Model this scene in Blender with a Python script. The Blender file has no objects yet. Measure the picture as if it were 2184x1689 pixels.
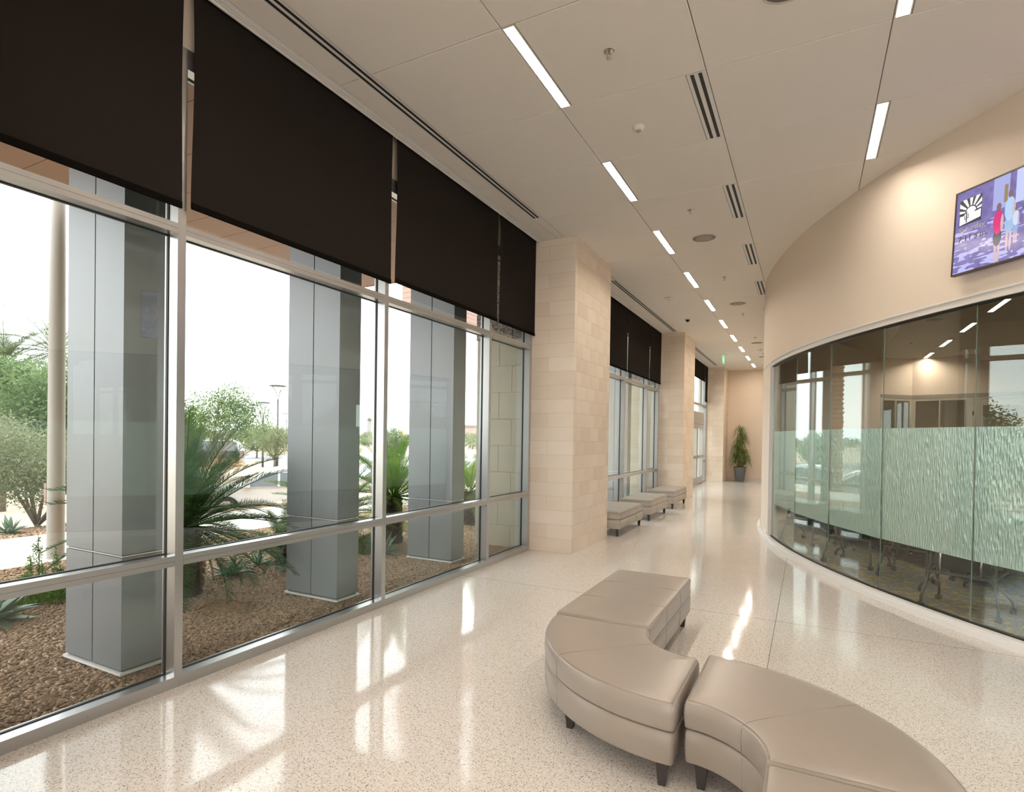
import bpy, bmesh, math, random
import numpy as np
from mathutils import Vector, Matrix
random.seed(7); RNG = np.random.default_rng(7)
sc = bpy.context.scene
COL = sc.collection
PI = math.pi
# ------------------------------------------------------------------ camera
F_PX, CY = 1222.03, 942.52
YAW, PIT, ROL = 0.477078, -0.00935475, 0.01476121
CAM_H = 1.68
def cam_axes():
    cyw, syw = math.cos(YAW), math.sin(YAW); cp, sp = math.cos(PIT), math.sin(PIT)
    F = Vector((-syw*cp, cyw*cp, sp)); R = Vector((cyw, syw, 0)); U = R.cross(F)
    return F, R*math.cos(ROL)+U*math.sin(ROL), -R*math.sin(ROL)+U*math.cos(ROL)
FW, RT, UP = cam_axes()
cd = bpy.data.cameras.new('camera'); cam = bpy.data.objects.new('camera', cd); COL.objects.link(cam)
cam.matrix_world = Matrix(((RT.x, UP.x, -FW.x, 0), (RT.y, UP.y, -FW.y, 0), (RT.z, UP.z, -FW.z, CAM_H), (0, 0, 0, 1)))
cd.sensor_width = 36; cd.lens = 36*F_PX/2184; cd.shift_y = (CY-844.5)/2184; cd.clip_end = 2000; cd.clip_start = 0.05
sc.camera = cam
# ------------------------------------------------------------------ sky, sun, exposure
w = bpy.data.worlds.new('sky'); sc.world = w; w.use_nodes = True
nt = w.node_tree; bg = nt.nodes['Background']
tcw = nt.nodes.new('ShaderNodeTexCoord'); nz = nt.nodes.new('ShaderNodeTexNoise'); nz.inputs['Scale'].default_value = 2.2; nz.inputs['Detail'].default_value = 4
rp = nt.nodes.new('ShaderNodeValToRGB'); rp.color_ramp.elements[0].position = 0.35; rp.color_ramp.elements[1].position = 0.7
rp.color_ramp.elements[0].color = (0.86, 0.90, 0.95, 1); rp.color_ramp.elements[1].color = (1, 1, 1, 1)
nt.links.new(tcw.outputs['Generated'], nz.inputs['Vector']); nt.links.new(nz.outputs['Fac'], rp.inputs['Fac']); nt.links.new(rp.outputs['Color'], bg.inputs['Color'])
bg.inputs['Strength'].default_value = 4.8
sd = bpy.data.lights.new('sun', 'SUN'); sd.energy = 1.3; sd.angle = math.radians(9); sd.color = (1, .96, .9)
so = bpy.data.objects.new('sun', sd); COL.objects.link(so)
so.rotation_euler = Vector((.30, .42, -.86)).to_track_quat('-Z', 'Y').to_euler()
sc.view_settings.view_transform = 'Standard'; sc.view_settings.look = 'None'
sc.view_settings.gamma = 1; sc.view_settings.use_curve_mapping = False
sc.view_settings.exposure = 0.10
LAMP = 86.0          # emission of the ceiling light diffusers
LAMP_COL = (1.0, .88, .75)
try:
    sc.cycles.use_denoising = True; sc.cycles.max_bounces = 9; sc.cycles.transparent_max_bounces = 20
    sc.cycles.diffuse_bounces = 4; sc.cycles.glossy_bounces = 5; sc.cycles.sample_clamp_indirect = 6
    sc.cycles.caustics_reflective = False; sc.cycles.caustics_refractive = False
except Exception: pass

# ------------------------------------------------------------------ materials
MATS = {}
def mat(name, col=(.5, .5, .5), rough=.5, metal=0, spec=.5, emit=None, es=1, coat=0, noise=None, bump=None, trans=0):
    if name in MATS: return MATS[name]
    m = bpy.data.materials.new(name); m.use_nodes = True; MATS[name] = m
    n = m.node_tree.nodes; l = m.node_tree.links; b = n['Principled BSDF']
    b.inputs['Base Color'].default_value = (*col, 1); b.inputs['Roughness'].default_value = rough; b.inputs['Metallic'].default_value = metal
    b.inputs['Specular IOR Level'].default_value = spec
    if coat: b.inputs['Coat Weight'].default_value = coat; b.inputs['Coat Roughness'].default_value = .05
    if trans: b.inputs['Transmission Weight'].default_value = trans
    if emit: b.inputs['Emission Color'].default_value = (*emit, 1); b.inputs['Emission Strength'].default_value = es
    tc = n.new('ShaderNodeTexCoord')
    if noise:   # (scale, amount, detail)
        t = n.new('ShaderNodeTexNoise'); t.inputs['Scale'].default_value = noise[0]; t.inputs['Detail'].default_value = noise[2] if len(noise) > 2 else 3
        l.new(tc.outputs['Object'], t.inputs['Vector'])
        r = n.new('ShaderNodeMapRange'); r.inputs['To Min'].default_value = 1-noise[1]; r.inputs['To Max'].default_value = 1+noise[1]; l.new(t.outputs['Fac'], r.inputs['Value'])
        mx = n.new('ShaderNodeVectorMath'); mx.operation = 'SCALE'; mx.inputs[0].default_value = col; l.new(r.outputs['Result'], mx.inputs['Scale']); l.new(mx.outputs['Vector'], b.inputs['Base Color'])
    if bump:    # (scale, strength, distance)
        t = n.new('ShaderNodeTexNoise'); t.inputs['Scale'].default_value = bump[0]; t.inputs['Detail'].default_value = 3; l.new(tc.outputs['Object'], t.inputs['Vector'])
        bp = n.new('ShaderNodeBump'); bp.inputs['Strength'].default_value = bump[1]; bp.inputs['Distance'].default_value = bump[2]
        l.new(t.outputs['Fac'], bp.inputs['Height']); l.new(bp.outputs['Normal'], b.inputs['Normal'])
    return m
def N(m, t, **k):
    x = m.node_tree.nodes.new(t)
    for a, v in k.items(): setattr(x, a, v)
    return x
def glass_mat(name, tint, rmin=.04, boost=1.0, dirt=0):
    m = bpy.data.materials.new(name); m.use_nodes = True; MATS[name] = m; n = m.node_tree.nodes; l = m.node_tree.links
    for x in list(n):
        if x.type != 'OUTPUT_MATERIAL': n.remove(x)
    out = [x for x in n if x.type == 'OUTPUT_MATERIAL'][0]
    tr = n.new('ShaderNodeBsdfTransparent'); tr.inputs['Color'].default_value = (*tint, 1)
    gl = n.new('ShaderNodeBsdfGlossy'); gl.inputs['Roughness'].default_value = 0.0; gl.inputs['Color'].default_value = (.93, 1, .97, 1)
    lw = n.new('ShaderNodeLayerWeight'); lw.inputs['Blend'].default_value = .5
    pw = n.new('ShaderNodeMath'); pw.operation = 'POWER'; pw.inputs[1].default_value = 5; l.new(lw.outputs['Facing'], pw.inputs[0])
    ma = n.new('ShaderNodeMath'); ma.operation = 'MULTIPLY_ADD'; ma.inputs[1].default_value = (1-rmin)*boost; ma.inputs[2].default_value = rmin; l.new(pw.outputs[0], ma.inputs[0])
    mx = n.new('ShaderNodeMixShader'); l.new(ma.outputs[0], mx.inputs[0]); l.new(tr.outputs[0], mx.inputs[1]); l.new(gl.outputs[0], mx.inputs[2])
    l.new(mx.outputs[0], out.inputs[0]); return m
G_WIN = glass_mat('window_glass', (.955, .985, .97), .045)
G_CURVE = glass_mat('curved_glass', (.96, .98, .965), .060)
# frosted film: part diffuse-translucent film, part rough see-through, ribbed
def frost_mat():
    m = bpy.data.materials.new('frosted_film'); m.use_nodes = True; MATS['frosted_film'] = m; n = m.node_tree.nodes; l = m.node_tree.links
    b = n['Principled BSDF']; out = [x for x in n if x.type == 'OUTPUT_MATERIAL'][0]
    b.inputs['Base Color'].default_value = (.80, .93, .87, 1); b.inputs['Roughness'].default_value = .16; b.inputs['Transmission Weight'].default_value = .75; b.inputs['IOR'].default_value = 1.25
    tc = n.new('ShaderNodeTexCoord'); mp = n.new('ShaderNodeMapping'); mp.inputs['Scale'].default_value = (85, 85, 16); l.new(tc.outputs['Object'], mp.inputs[0])
    v = n.new('ShaderNodeTexVoronoi'); v.feature = 'SMOOTH_F1'; v.inputs['Scale'].default_value = 1; l.new(mp.outputs[0], v.inputs['Vector'])
    bp = n.new('ShaderNodeBump'); bp.inputs['Strength'].default_value = 1; bp.inputs['Distance'].default_value = .012; l.new(v.outputs['Distance'], bp.inputs['Height']); l.new(bp.outputs[0], b.inputs['Normal'])
    tr = n.new('ShaderNodeBsdfTransparent'); tr.inputs[0].default_value = (.80, .95, .88, 1)
    tl = n.new('ShaderNodeBsdfTranslucent'); tl.inputs[0].default_value = (.84, .98, .95, 1)
    df = n.new('ShaderNodeBsdfDiffuse'); df.inputs[0].default_value = (.80, .96, .92, 1); l.new(bp.outputs[0], df.inputs['Normal']); l.new(bp.outputs[0], tl.inputs['Normal'])
    gs = n.new('ShaderNodeBsdfGlossy'); gs.inputs['Roughness'].default_value = .33; gs.inputs['Color'].default_value = (.84, .98, .93, 1); l.new(bp.outputs[0], gs.inputs['Normal'])
    m0 = n.new('ShaderNodeMixShader'); m0.inputs[0].default_value = .5; l.new(df.outputs[0], m0.inputs[1]); l.new(tl.outputs[0], m0.inputs[2])
    m1 = n.new('ShaderNodeMixShader'); m1.inputs[0].default_value = .55; l.new(b.outputs[0], m1.inputs[1]); l.new(m0.outputs[0], m1.inputs[2])
    m3 = n.new('ShaderNodeMixShader'); m3.inputs[0].default_value = .50; l.new(m1.outputs[0], m3.inputs[1]); l.new(gs.outputs[0], m3.inputs[2])
    m2 = n.new('ShaderNodeMixShader'); m2.inputs[0].default_value = .10; l.new(m3.outputs[0], m2.inputs[1]); l.new(tr.outputs[0], m2.inputs[2]); l.new(m2.outputs[0], out.inputs[0])
    return m
M_FROST = frost_mat()
def shade_mat():
    m = bpy.data.materials.new('shade_fabric'); m.use_nodes = True; n = m.node_tree.nodes; l = m.node_tree.links
    b = n['Principled BSDF']; out = [x for x in n if x.type == 'OUTPUT_MATERIAL'][0]
    b.inputs['Base Color'].default_value = (.020, .0165, .014, 1); b.inputs['Roughness'].default_value = .95; b.inputs['Specular IOR Level'].default_value = .03
    tc = n.new('ShaderNodeTexCoord'); t = n.new('ShaderNodeTexNoise'); t.inputs['Scale'].default_value = 160; l.new(tc.outputs['Object'], t.inputs['Vector'])
    bp = n.new('ShaderNodeBump'); bp.inputs['Strength'].default_value = .3; bp.inputs['Distance'].default_value = .001; l.new(t.outputs['Fac'], bp.inputs['Height']); l.new(bp.outputs[0], b.inputs['Normal'])
    tr = n.new('ShaderNodeBsdfTransparent'); mx = n.new('ShaderNodeMixShader'); mx.inputs[0].default_value = .009
    l.new(b.outputs[0], mx.inputs[1]); l.new(tr.outputs[0], mx.inputs[2]); l.new(mx.outputs[0], out.inputs[0]); return m
M_SHADE = shade_mat()
def terrazzo():
    m = mat('terrazzo', (.7, .63, .56), .11, spec=.42); n = m.node_tree.nodes; l = m.node_tree.links; b = n['Principled BSDF']
    tc = n.new('ShaderNodeTexCoord')
    def specks(scale, thr, dens, seed):
        mp = n.new('ShaderNodeMapping'); mp.inputs['Location'].default_value = (seed, seed*2.3, 0); l.new(tc.outputs['Object'], mp.inputs[0])
        v = n.new('ShaderNodeTexVoronoi'); v.inputs['Scale'].default_value = scale; l.new(mp.outputs[0], v.inputs['Vector'])
        a = n.new('ShaderNodeMath'); a.operation = 'LESS_THAN'; a.inputs[1].default_value = thr; l.new(v.outputs['Distance'], a.inputs[0])
        s = n.new('ShaderNodeSeparateColor'); l.new(v.outputs['Color'], s.inputs[0])
        c = n.new('ShaderNodeMath'); c.operation = 'LESS_THAN'; c.inputs[1].default_value = dens; l.new(s.outputs[0], c.inputs[0])
        d = n.new('ShaderNodeMath'); d.operation = 'MULTIPLY'; l.new(a.outputs[0], d.inputs[0]); l.new(c.outputs[0], d.inputs[1]); return d.outputs[0]
    nz = n.new('ShaderNodeTexNoise'); nz.inputs['Scale'].default_value = 60; nz.inputs['Detail'].default_value = 5; l.new(tc.outputs['Object'], nz.inputs['Vector'])
    rp = n.new('ShaderNodeValToRGB'); rp.color_ramp.elements[0].position = .3; rp.color_ramp.elements[1].position = .7
    rp.color_ramp.elements[0].color = (.62, .575, .525, 1); rp.color_ramp.elements[1].color = (.80, .755, .70, 1); l.new(nz.outputs['Fac'], rp.inputs[0])
    prev = rp.outputs[0]
    for (scale, thr, dens, seed, col) in ((90, .42, .30, 3.1, (.80, .76, .70, 1)), (115, .34, .17, 1.3, (.10, .085, .075, 1)), (170, .36, .20, 7.7, (.22, .17, .14, 1))):
        mx = n.new('ShaderNodeMix'); mx.data_type = 'RGBA'; l.new(specks(scale, thr, dens, seed), mx.inputs['Factor']); l.new(prev, mx.inputs['A']); mx.inputs['B'].default_value = col; prev = mx.outputs['Result']
    l.new(prev, b.inputs['Base Color'])
    big = n.new('ShaderNodeTexNoise'); big.inputs['Scale'].default_value = 1.6; big.inputs['Detail'].default_value = 2; l.new(tc.outputs['Object'], big.inputs['Vector'])
    bp = n.new('ShaderNodeBump'); bp.inputs['Strength'].default_value = .06; bp.inputs['Distance'].default_value = .05; l.new(big.outputs['Fac'], bp.inputs['Height']); l.new(bp.outputs[0], b.inputs['Normal'])
    mr = n.new('ShaderNodeMapRange'); mr.inputs['To Min'].default_value = .05; mr.inputs['To Max'].default_value = .10; l.new(big.outputs['Fac'], mr.inputs[0]); l.new(mr.outputs[0], b.inputs['Roughness'])
    return m
M_TERR = terrazzo()
def carpet():
    m = mat('carpet', (.1, .09, .07), .95, spec=.1); n = m.node_tree.nodes; l = m.node_tree.links; b = n['Principled BSDF']
    tc = n.new('ShaderNodeTexCoord'); mp = n.new('ShaderNodeMapping'); mp.inputs['Scale'].default_value = (17, 38, 1); mp.inputs['Rotation'].default_value = (0, 0, -.4); l.new(tc.outputs['Object'], mp.inputs[0])
    v = n.new('ShaderNodeTexVoronoi'); v.distance = 'CHEBYCHEV'; v.inputs['Scale'].default_value = 1; v.inputs['Randomness'].default_value = .45; l.new(mp.outputs[0], v.inputs['Vector'])
    s = n.new('ShaderNodeSeparateColor'); l.new(v.outputs['Color'], s.inputs[0])
    big = n.new('ShaderNodeTexNoise'); big.inputs['Scale'].default_value = 3.2; l.new(tc.outputs['Object'], big.inputs['Vector'])
    ad = n.new('ShaderNodeMath'); ad.operation = 'MULTIPLY_ADD'; ad.inputs[1].default_value = .9; ad.inputs[2].default_value = -.19; l.new(big.outputs['Fac'], ad.inputs[0])
    a = n.new('ShaderNodeMath'); a.operation = 'LESS_THAN'; l.new(s.outputs[0], a.inputs[0]); l.new(ad.outputs[0], a.inputs[1])
    d = n.new('ShaderNodeMath'); d.operation = 'LESS_THAN'; d.inputs[1].default_value = .40; l.new(v.outputs['Distance'], d.inputs[0])
    pr = n.new('ShaderNodeMath'); pr.operation = 'MULTIPLY'; l.new(a.outputs[0], pr.inputs[0]); l.new(d.outputs[0], pr.inputs[1])
    yc = n.new('ShaderNodeMix'); yc.data_type = 'RGBA'; l.new(s.outputs[1], yc.inputs['Factor']); yc.inputs['A'].default_value = (.75, .42, .05, 1); yc.inputs['B'].default_value = (.62, .52, .12, 1)
    f = n.new('ShaderNodeTexNoise'); f.inputs['Scale'].default_value = 90; l.new(tc.outputs['Object'], f.inputs['Vector'])
    rp = n.new('ShaderNodeValToRGB'); rp.color_ramp.elements[0].position = .35; rp.color_ramp.elements[1].position = .7; rp.color_ramp.elements[0].color = (.19, .18, .165, 1); rp.color_ramp.elements[1].color = (.46, .43, .37, 1); l.new(f.outputs['Fac'], rp.inputs[0])
    mx = n.new('ShaderNodeMix'); mx.data_type = 'RGBA'; l.new(pr.outputs[0], mx.inputs['Factor']); l.new(rp.outputs[0], mx.inputs['A']); l.new(yc.outputs['Result'], mx.inputs['B']); l.new(mx.outputs['Result'], b.inputs['Base Color'])
    return m
M_CARPET = carpet()
def two_tone(name, c0, c1, scale, rough=.9, p0=.35, p1=.65, bump=0, detail=5):
    m = mat(name, c0, rough, spec=.2); n = m.node_tree.nodes; l = m.node_tree.links; b = n['Principled BSDF']
    tc = n.new('ShaderNodeTexCoord'); f = n.new('ShaderNodeTexNoise'); f.inputs['Scale'].default_value = scale; f.inputs['Detail'].default_value = detail; l.new(tc.outputs['Object'], f.inputs['Vector'])
    rp = n.new('ShaderNodeValToRGB'); rp.color_ramp.elements[0].position = p0; rp.color_ramp.elements[1].position = p1; rp.color_ramp.elements[0].color = (*c0, 1); rp.color_ramp.elements[1].color = (*c1, 1); l.new(f.outputs['Fac'], rp.inputs[0]); l.new(rp.outputs[0], b.inputs['Base Color'])
    if bump:
        bp = n.new('ShaderNodeBump'); bp.inputs['Strength'].default_value = .6; bp.inputs['Distance'].default_value = bump; l.new(f.outputs['Fac'], bp.inputs['Height']); l.new(bp.outputs[0], b.inputs['Normal'])
    return m
def leaf_mat(name, c0, c1, scale=6, tr=.35):
    m = two_tone(name, c0, c1, scale, .55); n = m.node_tree.nodes; l = m.node_tree.links; b = n['Principled BSDF']; out = [x for x in n if x.type == 'OUTPUT_MATERIAL'][0]
    tl = n.new('ShaderNodeBsdfTranslucent'); src = b.inputs['Base Color'].links[0].from_socket; l.new(src, tl.inputs[0])
    mx = n.new('ShaderNodeMixShader'); mx.inputs[0].default_value = tr; l.new(b.outputs[0], mx.inputs[1]); l.new(tl.outputs[0], mx.inputs[2]); l.new(mx.outputs[0], out.inputs[0]); return m
M_CEIL = mat('ceiling_board', (.88, .835, .78), .95, spec=.1, bump=(220, .25, .002))
M_BACK = mat('joint_backing', (.05, .04, .03), .9)
M_WHITE = mat('white_paint', (.84, .78, .71), .7, spec=.3)
M_TRIMW = mat('white_trim', (.82, .80, .77), .45)
M_DARK = mat('slot_black', (.012, .012, .012), .6)
M_WALL = mat('beige_wall', (.80, .67, .54), .85, spec=.2, bump=(300, .15, .001))
M_WALLC = mat('cream_wall', (.82, .725, .62), .8, spec=.25, bump=(300, .12, .001))
M_ALU = mat('brushed_aluminium', (.50, .495, .485), .30, metal=.88, noise=(9, .03), bump=(90, .08, .001))
M_GASK = mat('gasket', (.01, .01, .01), .5)
M_CLAD = mat('silver_cladding', (.255, .265, .28), .42, metal=.35, noise=(1.2, .06, 4))
M_CLADB = mat('cladding_joint', (.06, .065, .07), .6)
M_BLOCK = mat('ground_block', (.80, .685, .56), .62, spec=.4, noise=(3, .06, 5), bump=(60, .2, .002))
M_BLOCK2 = mat('ground_block_tan', (.76, .64, .51), .62, spec=.4, noise=(4, .06, 5), bump=(60, .2, .002))
M_BLOCK3 = mat('ground_block_pale', (.83, .72, .60), .62, spec=.4, noise=(4, .05, 5), bump=(60, .2, .002))
M_MORTAR = mat('mortar', (.60, .50, .40), .9)
M_XBLOCK = mat('exterior_block', (.52, .49, .41), .8, noise=(3, .06, 5))
M_XMORT = mat('exterior_mortar', (.50, .36, .22), .9)
M_GRAN = two_tone('split_granite', (.12, .10, .09), (.50, .44, .40), 55, .9, .38, .62, .01)
M_LEATH = mat('taupe_leather', (.33, .285, .243), .28, spec=.45, noise=(5, .03), bump=(180, .12, .0015))
M_SEAM = mat('seam_thread', (.30, .25, .205), .6)
M_ESP = mat('espresso_wood', (.045, .038, .036), .3)
M_LEATH2 = mat('grey_leather', (.36, .32, .275), .36, spec=.45, bump=(150, .12, .0015))
M_BLK = mat('black_plastic', (.02, .02, .022), .4)
M_STEEL = mat('dark_steel_tube', (.030, .030, .034), .28, spec=.6)
M_POT = mat('planter_grey', (.115, .125, .13), .55, noise=(20, .08))
M_SOIL = mat('soil', (.05, .035, .02), .95)
M_STEM = mat('cane', (.16, .11, .06), .8)
M_LEAFP = leaf_mat('dracaena_leaf', (.06, .11, .025), (.22, .28, .07), 9, .25)
M_CYC = leaf_mat('cycad_leaf', (.020, .065, .014), (.07, .16, .03), 3, .40)
M_CYCB = leaf_mat('cycad_bright_leaf', (.08, .20, .015), (.21, .34, .03), 3, .5)
M_CYCD = leaf_mat('dead_frond', (.15, .08, .03), (.34, .20, .07), 5, .2)
M_RACH = mat('frond_stem', (.30, .33, .14), .5)
M_PTRUNK = two_tone('palm_trunk', (.10, .055, .03), (.42, .25, .13), 9, .95, .35, .65, .03)
M_CTRUNK = two_tone('cycad_trunk', (.02, .014, .009), (.08, .05, .03), 18, .95, .35, .65, .03)
M_PALM = leaf_mat('date_palm_leaf', (.07, .11, .045), (.18, .22, .11), 2, .3)
M_TREE = leaf_mat('tree_leaf', (.08, .13, .04), (.20, .27, .11), 1.2, .35)
M_OLIVE = leaf_mat('olive_leaf', (.14, .165, .08), (.30, .31, .18), 2, .3)
M_SAGE = leaf_mat('sage_leaf', (.15, .19, .10), (.31, .34, .20), 1.5, .3)
M_GC = leaf_mat('groundcover_leaf', (.05, .12, .015), (.16, .26, .04), 6, .4)
M_AGAVE = mat('agave_leaf', (.19, .28, .20), .5, noise=(8, .15))
M_TRUNK = mat('bark', (.17, .14, .11), .9, noise=(12, .25))
M_GRAV = two_tone('gravel_ground', (.15, .09, .055), (.38, .25, .16), 45, .95, .3, .7, .02)
M_PEB = mat('gravel_stone', (.38, .250, .160), .9, noise=(38, .75, 1))
M_CONC = mat('sidewalk_concrete', (.50, .455, .40), .9, noise=(6, .05, 4))
M_TAN = two_tone('desert_soil', (.36, .27, .19), (.48, .37, .275), .6, .95)
M_ROAD = mat('asphalt', (.20, .195, .19), .9, noise=(4, .1))
M_SOFF = mat('soffit_panel', (.33, .19, .13), .55, noise=(3, .08))
M_PINK = mat('pink_siding', (.40, .25, .20), .7)
M_POLE = mat('white_pole', (.62, .605, .585), .35)
M_TVB = mat('tv_bezel', (.05, .035, .03), .35)

# ------------------------------------------------------------------ mesh helpers
def link(name, me, m, parent=None, smooth=False):
    o = bpy.data.objects.new(name, me); COL.objects.link(o)
    if m is not None and not me.materials: me.materials.append(m)
    if parent is not None: o.parent = parent
    if smooth and len(me.polygons): me.polygons.foreach_set('use_smooth', [True]*len(me.polygons))
    return o
def np_mesh(name, V, Fa):
    V = np.asarray(V, np.float32); Fa = np.asarray(Fa, np.int32); me = bpy.data.meshes.new(name)
    k = Fa.shape[1]; me.vertices.add(len(V)); me.vertices.foreach_set('co', V.ravel())
    me.loops.add(Fa.size); me.loops.foreach_set('vertex_index', Fa.ravel())
    me.polygons.add(len(Fa)); me.polygons.foreach_set('loop_start', np.arange(0, Fa.size, k, dtype=np.int32))
    me.update(calc_edges=True); return me
class MB:
    def __init__(s): s.v = []; s.f = []
    def box(s, x0, x1, y0, y1, z0, z1, M=None):
        b = len(s.v); P = [(x0,y0,z0),(x1,y0,z0),(x1,y1,z0),(x0,y1,z0),(x0,y0,z1),(x1,y0,z1),(x1,y1,z1),(x0,y1,z1)]
        if M is not None: P = [tuple(M @ Vector(p)) for p in P]
        s.v += P; s.f += [(b+a, b+c, b+d, b+e) for a, c, d, e in ((0,3,2,1),(4,5,6,7),(0,1,5,4),(1,2,6,5),(2,3,7,6),(3,0,4,7))]; return s
    def prism(s, poly, z0, z1):
        b = len(s.v); n = len(poly); s.v += [(x, y, z0) for x, y in poly]+[(x, y, z1) for x, y in poly]
        s.f += [tuple(b+i for i in reversed(range(n))), tuple(b+n+i for i in range(n))]
        s.f += [(b+i, b+(i+1) % n, b+n+(i+1) % n, b+n+i) for i in range(n)]; return s
    def tube(s, pts, r, n=8, cap=True):
        pts = [Vector(p) for p in pts]; rs = r if isinstance(r, (list, tuple)) else [r]*len(pts); b = len(s.v)
        up = Vector((0, 0, 1)); prevx = None
        for i, p in enumerate(pts):
            d = (pts[min(i+1, len(pts)-1)]-pts[max(i-1, 0)]).normalized()
            x = d.cross(up) if prevx is None else prevx-d*prevx.dot(d)
            if x.length < 1e-4: x = d.cross(Vector((1, 0, 0)))
            x.normalize(); prevx = x; y = d.cross(x)
            for k in range(n):
                a = 2*PI*k/n; s.v.append(tuple(p+(x*math.cos(a)+y*math.sin(a))*rs[i]))
        for i in range(len(pts)-1):
            for k in range(n):
                a = b+i*n+k; c = b+i*n+(k+1) % n; s.f.append((a, c, c+n, a+n))
        if cap: s.f += [tuple(b+k for k in reversed(range(n))), tuple(b+(len(pts)-1)*n+k for k in range(n))]
        return s
    def lathe(s, prof, n=24, c=(0, 0, 0)):
        b = len(s.v)
        for r, z in prof:
            for k in range(n): a = 2*PI*k/n; s.v.append((c[0]+r*math.cos(a), c[1]+r*math.sin(a), c[2]+z))
        for i in range(len(prof)-1):
            for k in range(n): a = b+i*n+k; d = b+i*n+(k+1) % n; s.f.append((a, d, d+n, a+n))
        s.f += [tuple(b+k for k in reversed(range(n))), tuple(b+(len(prof)-1)*n+k for k in range(n))]; return s
    def mesh(s, name):
        me = bpy.data.meshes.new(name); me.from_pydata(s.v, [], s.f); me.validate(); me.update(); return me
    def obj(s, name, m, parent=None, smooth=False):
        return link(name, s.mesh(name), m, parent, smooth)
def smooth_by_angle(o, deg=40):
    me = o.data; me.polygons.foreach_set('use_smooth', [True]*len(me.polygons))
    try:
        bm = bmesh.new(); bm.from_mesh(me)
        for e in bm.edges:
            if len(e.link_faces) == 2: e.smooth = e.calc_face_angle(0) < math.radians(deg)
        bm.to_mesh(me); bm.free()
    except Exception: pass
    return o
def bx(name, x0, x1, y0, y1, z0, z1, m, parent=None): return MB().box(x0, x1, y0, y1, z0, z1).obj(name, m, parent)
def thing(name, label, cat, loc=(0, 0, 0), rz=0, group=None):
    o = bpy.data.objects.new(name, None); COL.objects.link(o); o.location = loc; o.rotation_euler = (0, 0, rz); o.empty_display_size = .1
    o['label'] = label; o['category'] = cat
    if group: o['group'] = group
    return o
def tag(o, label, cat, group=None, kind=None):
    o['label'] = label; o['category'] = cat
    if group: o['group'] = group
    if kind: o['kind'] = kind
    return o
def struct(name, label=None):
    o = bpy.data.objects.new(name, None); COL.objects.link(o); o['kind'] = 'structure'; o.empty_display_size = .1
    if label: o['label'] = label; o['category'] = 'structure'
    return o
def st(o, label=None, cat=None):
    o['kind'] = 'structure'
    if label: o['label'] = label; o['category'] = cat or 'wall'
    return o
def dup(o, loc, rz=None, label=None):
    def cp(s, p):
        c = s.copy(); COL.objects.link(c)
        if p is not None: c.parent = p
        for ch in s.children: cp(ch, c)
        return c
    c = cp(o, None); c.location = loc
    if rz is not None: c.rotation_euler = (0, 0, rz)
    if label: c['label'] = label
    return c
def at(px, py, D):     # a world point on the sight line of a photo pixel, D metres deep
    p = FW*D+RT*((px-1092)/F_PX*D)-UP*((py-CY)/F_PX*D); return Vector((p.x, p.y, p.z+CAM_H))

CC = (10.127, 12.82); RC = 10.944; H = 4.568
def arc(r, a): return (CC[0]+r*math.cos(a), CC[1]+r*math.sin(a))
def ang(x, y): return math.atan2(y-CC[1], x-CC[0]) % (2*PI)
A_END = PI                                     # leftmost point of the drum
J = [(-.56, 10.46), (-.2, 9.2), (.19, 8.236), (.674, 7.305), (1.277, 6.382)]
JA = [ang(*p) for p in J]
while len(JA) < 9: JA.append(JA[-1]+.1)
A_START = JA[-1]

# ------------------------------------------------------------------ floor
fl = struct('floor', 'polished speckled terrazzo floor of the hall')
fl['category'] = 'floor'
xs = [-3.9, -0.24, 3.6, 9.0]; ys = [-9, -2.3, 5.86, 14.0, 22.2, 25.6]
bx('floor_bed', -3.9, 12, -9.2, 26, -.2, -.012, M_BACK, fl)
for i in range(3):
    for j in range(5):
        g = .002
        b = MB().box(xs[i]+(g if i else 0), xs[i+1]-g, ys[j]+g, ys[j+1]-g, -.03, 0); b.obj('terrazzo_slab', M_TERR, fl)
M_STRIP = mat('divider_metal', (.16, .12, .09), .5)
for x in xs[1:3]: bx('divider_strip', x-.003, x+.003, -9, 25.6, -.03, .0004, M_STRIP, fl)
for y in ys[1:5]: bx('divider_strip', -3.85, 9, y-.003, y+.003, -.03, .0004, M_STRIP, fl)

# ------------------------------------------------------------------ ceiling
ce = struct('ceiling', 'suspended ceiling of large off-white panels'); ce['category'] = 'ceiling'
bx('ceiling_backing', -3.58, 9, -9.2, 25.6, 4.60, 4.72, M_BACK, ce)
P0, PP = 3.575, 1.1045
XC = [-3.175, -1.985, -.76, .465, 1.69, 2.9, 4.1, 9.0]
k0 = -12; k1 = 20
def cpanel(x0, x1, y0, y1):
    g = .003; c = .004
    b = MB(); o = len(b.v)
    b.v += [(x0+g, y0+g, 4.6), (x1-g, y0+g, 4.6), (x1-g, y1-g, 4.6), (x0+g, y1-g, 4.6), (x0+g, y0+g, H+c), (x1-g, y0+g, H+c), (x1-g, y1-g, H+c), (x0+g, y1-g, H+c),
            (x0+g+c, y0+g+c, H), (x1-g-c, y0+g+c, H), (x1-g-c, y1-g-c, H), (x0+g+c, y1-g-c, H)]
    b.f += [(8, 11, 10, 9), (4, 5, 1, 0), (5, 6, 2, 1), (6, 7, 3, 2), (7, 4, 0, 3), (8, 9, 5, 4), (9, 10, 6, 5), (10, 11, 7, 6), (11, 8, 4, 7)]
    b.obj('ceiling_panel', M_CEIL, ce)
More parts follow.
